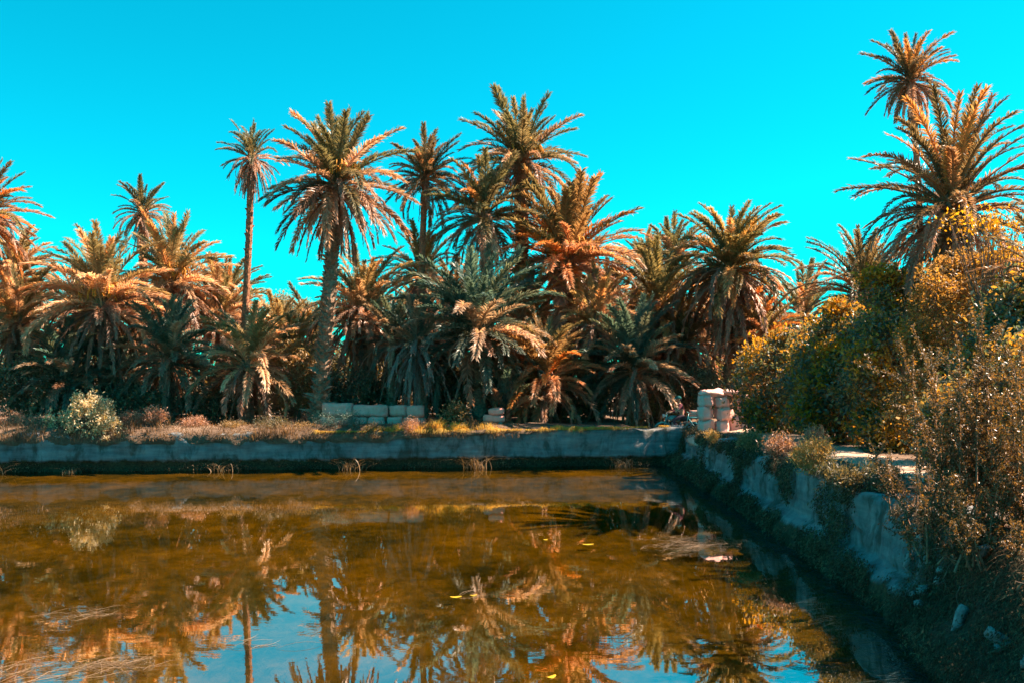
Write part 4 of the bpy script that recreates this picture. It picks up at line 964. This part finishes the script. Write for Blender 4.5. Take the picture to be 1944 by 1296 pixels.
for z in (0.0, 0.11, 0.22):
    for (sx, sy, ww, dd) in ((0, -0.16, 0.42, 0.02), (0, 0.16, 0.42, 0.02), (-0.2, 0, 0.02, 0.296), (0.2, 0, 0.02, 0.296)):
        link('slat', rough_block(ww, dd, 0.09, z * 9 + sx, 0.002, 0.004), cr, (sx, sy, z)).data.materials[0] = M['crate']
link('bottom_board', rough_block(0.374, 0.29, 0.02, 3, 0.002, 0.004), cr, (0, 0, 0.0)).data.materials[0] = M['crate']

def skin_obj(name, parent, verts, edges, mat, sub=2):
    bm = bmesh.new(); lay = bm.verts.layers.skin.verify(); vs = [bm.verts.new(v[0]) for v in verts]
    for v, d in zip(vs, verts): v[lay].radius = (d[1], d[2] if len(d) > 2 else d[1])
    vs[0][lay].use_root = True
    for a, b_ in edges: bm.edges.new((vs[a], vs[b_]))
    me = bpy.data.meshes.new(name); bm.to_mesh(me); bm.free(); me.materials.append(M[mat])
    o = link(name, me, parent); sk = o.modifiers.new('skin', 'SKIN'); sk.use_smooth_shade = True
    sb = o.modifiers.new('sub', 'SUBSURF'); sb.levels = sb.render_levels = sub
    return o
pe = empty('person', (mx_, my_, mz_)); tag(pe, 'person in a maroon jacket and teal cap astride the motorcycle', 'person')
Vb = [((0.20, 0, 0.93), 0.14), ((0.16, 0, 1.12), 0.13), ((0.11, 0, 1.30), 0.14), ((0.08, 0, 1.44), 0.06), ((0.05, 0, 1.52), 0.075), ((0.035, 0, 1.60), 0.095), ((0.05, 0, 1.68), 0.07)]
Eb = [(0, 1), (1, 2), (2, 3), (3, 4), (4, 5), (5, 6)]
for s_ in (-1, 1):
    k0 = len(Vb)
    Vb += [((0.10, s_ * 0.19, 1.36), 0.062), ((-0.06, s_ * 0.29, 1.15), 0.048), ((-0.28, s_ * 0.31, 1.09), 0.034), ((-0.345, s_ * 0.31, 1.085), 0.030)]
    Eb += [(2, k0), (k0, k0 + 1), (k0 + 1, k0 + 2), (k0 + 2, k0 + 3)]
    for q in range(4):
        j = len(Vb); yv = s_ * (0.31 + (q - 1.5) * 0.020)
        Vb += [((-0.385, yv, 1.085), 0.010), ((-0.395, yv, 1.055), 0.009), ((-0.36, yv, 1.035), 0.008)]; Eb += [(k0 + 3, j), (j, j + 1), (j + 1, j + 2)]
    j = len(Vb); Vb += [((-0.335, s_ * 0.275, 1.06), 0.010), ((-0.36, s_ * 0.268, 1.045), 0.009)]; Eb += [(k0 + 2, j), (j, j + 1)]
    k1 = len(Vb)
    Vb += [((0.14, s_ * 0.13, 0.90), 0.09), ((-0.22, s_ * 0.20, 0.74), 0.065), ((0.02, s_ * 0.20, 0.36), 0.045), ((-0.10, s_ * 0.20, 0.30), 0.04)]
    Eb += [(0, k1), (k1, k1 + 1), (k1 + 1, k1 + 2), (k1 + 2, k1 + 3)]
body = skin_obj('body', pe, Vb, Eb, 'skin')
Vj = [((0.20, 0, 0.93), 0.155), ((0.16, 0, 1.12), 0.15), ((0.11, 0, 1.31), 0.155), ((0.085, 0, 1.42), 0.075)]; Ej = [(0, 1), (1, 2), (2, 3)]
Vt = [((0.20, 0, 0.92), 0.162), ((0.19, 0, 0.98), 0.158)]; Et = [(0, 1)]
for s_ in (-1, 1):
    k0 = len(Vj); Vj += [((0.10, s_ * 0.19, 1.36), 0.078), ((-0.06, s_ * 0.29, 1.15), 0.062), ((-0.27, s_ * 0.31, 1.09), 0.048)]; Ej += [(2, k0), (k0, k0 + 1), (k0 + 1, k0 + 2)]
    k1 = len(Vt); Vt += [((0.14, s_ * 0.13, 0.90), 0.105), ((-0.22, s_ * 0.20, 0.74), 0.08), ((0.02, s_ * 0.20, 0.38), 0.06)]; Et += [(0, k1), (k1, k1 + 1), (k1 + 1, k1 + 2)]
skin_obj('jacket', pe, Vj, Ej, 'maroon'); skin_obj('trousers', pe, Vt, Et, 'darkcloth')
part('cap', pe, [([(0.045, 0, 1.635), (0.045, 0, 1.69), (0.045, 0, 1.745), (0.045, 0, 1.755)], [0.118, 0.115, 0.07, 0.01], 12), ([(-0.05, 0, 1.645), (-0.15, 0, 1.635)], [0.06, 0.04], 8)], 'cap')
part('hair', pe, [([(0.12, 0, 1.55), (0.13, 0, 1.62)], [0.05, 0.06], 8)], 'black')
part('eye', pe, [([(-0.056, 0.033, 1.605), (-0.062, 0.033, 1.605)], 0.012, 6)], 'black'); part('eye', pe, [([(-0.056, -0.033, 1.605), (-0.062, -0.033, 1.605)], 0.012, 6)], 'black')
part('nose', pe, [([(-0.05, 0, 1.605), (-0.085, 0, 1.57), (-0.05, 0, 1.56)], [0.012, 0.018, 0.01], 6)], 'skin')
part('mouth', pe, [([(-0.055, -0.03, 1.53), (-0.062, 0, 1.53), (-0.055, 0.03, 1.53)], 0.008, 5)], 'maroon')
for s_ in (-1, 1):
    part('ear', pe, [([(0.05, s_ * 0.095, 1.57), (0.05, s_ * 0.108, 1.60), (0.05, s_ * 0.10, 1.625)], [0.012, 0.02, 0.012], 6)], 'skin')
    part('shoe', pe, [([(0.06, s_ * 0.20, 0.31), (-0.02, s_ * 0.20, 0.31), (-0.14, s_ * 0.20, 0.285), (-0.19, s_ * 0.20, 0.28)], [0.045, 0.055, 0.05, 0.02], 8)], 'black')
bx_, by_ = (1322 - 972) / F * 38.0, 38.0
bi = empty('bicycle', (bx_, by_, gz(bx_, by_))); bi.rotation_euler.z = 0.35; tag(bi, 'teal bicycle parked behind the left pillar of the mud ruin', 'bicycle')
wheel(bi, -0.50, 0.31, 0.022); wheel(bi, 0.50, 0.31, 0.022)
part('frame', bi, [([(-0.40, 0, 0.80), (0.0, 0, 0.30), (0.50, 0, 0.31)], 0.018, 6), ([(-0.40, 0, 0.80), (0.16, 0, 0.78), (0.50, 0, 0.31)], 0.018, 6), ([(0.18, 0, 0.86), (0.0, 0, 0.30)], 0.018, 6)], 'tealpaint')
part('fork', bi, [([(-0.36, 0, 0.96), (-0.42, 0, 0.72), (-0.50, 0, 0.31)], 0.017, 6)], 'tealpaint')
part('handlebar', bi, [([(-0.22, -0.28, 1.0), (-0.36, -0.15, 1.02), (-0.36, 0, 0.98), (-0.36, 0.15, 1.02), (-0.22, 0.28, 1.0)], 0.012, 6)], 'tealpaint')
part('saddle', bi, [([(0.10, 0, 0.90), (0.18, 0, 0.91), (0.30, 0, 0.91)], [0.03, 0.06, 0.08], 8)], 'black')
part('pedal', bi, [([(0.0, -0.12, 0.20), (0.0, -0.06, 0.20), (0.0, 0.0, 0.30)], 0.012, 5)], 'metal')
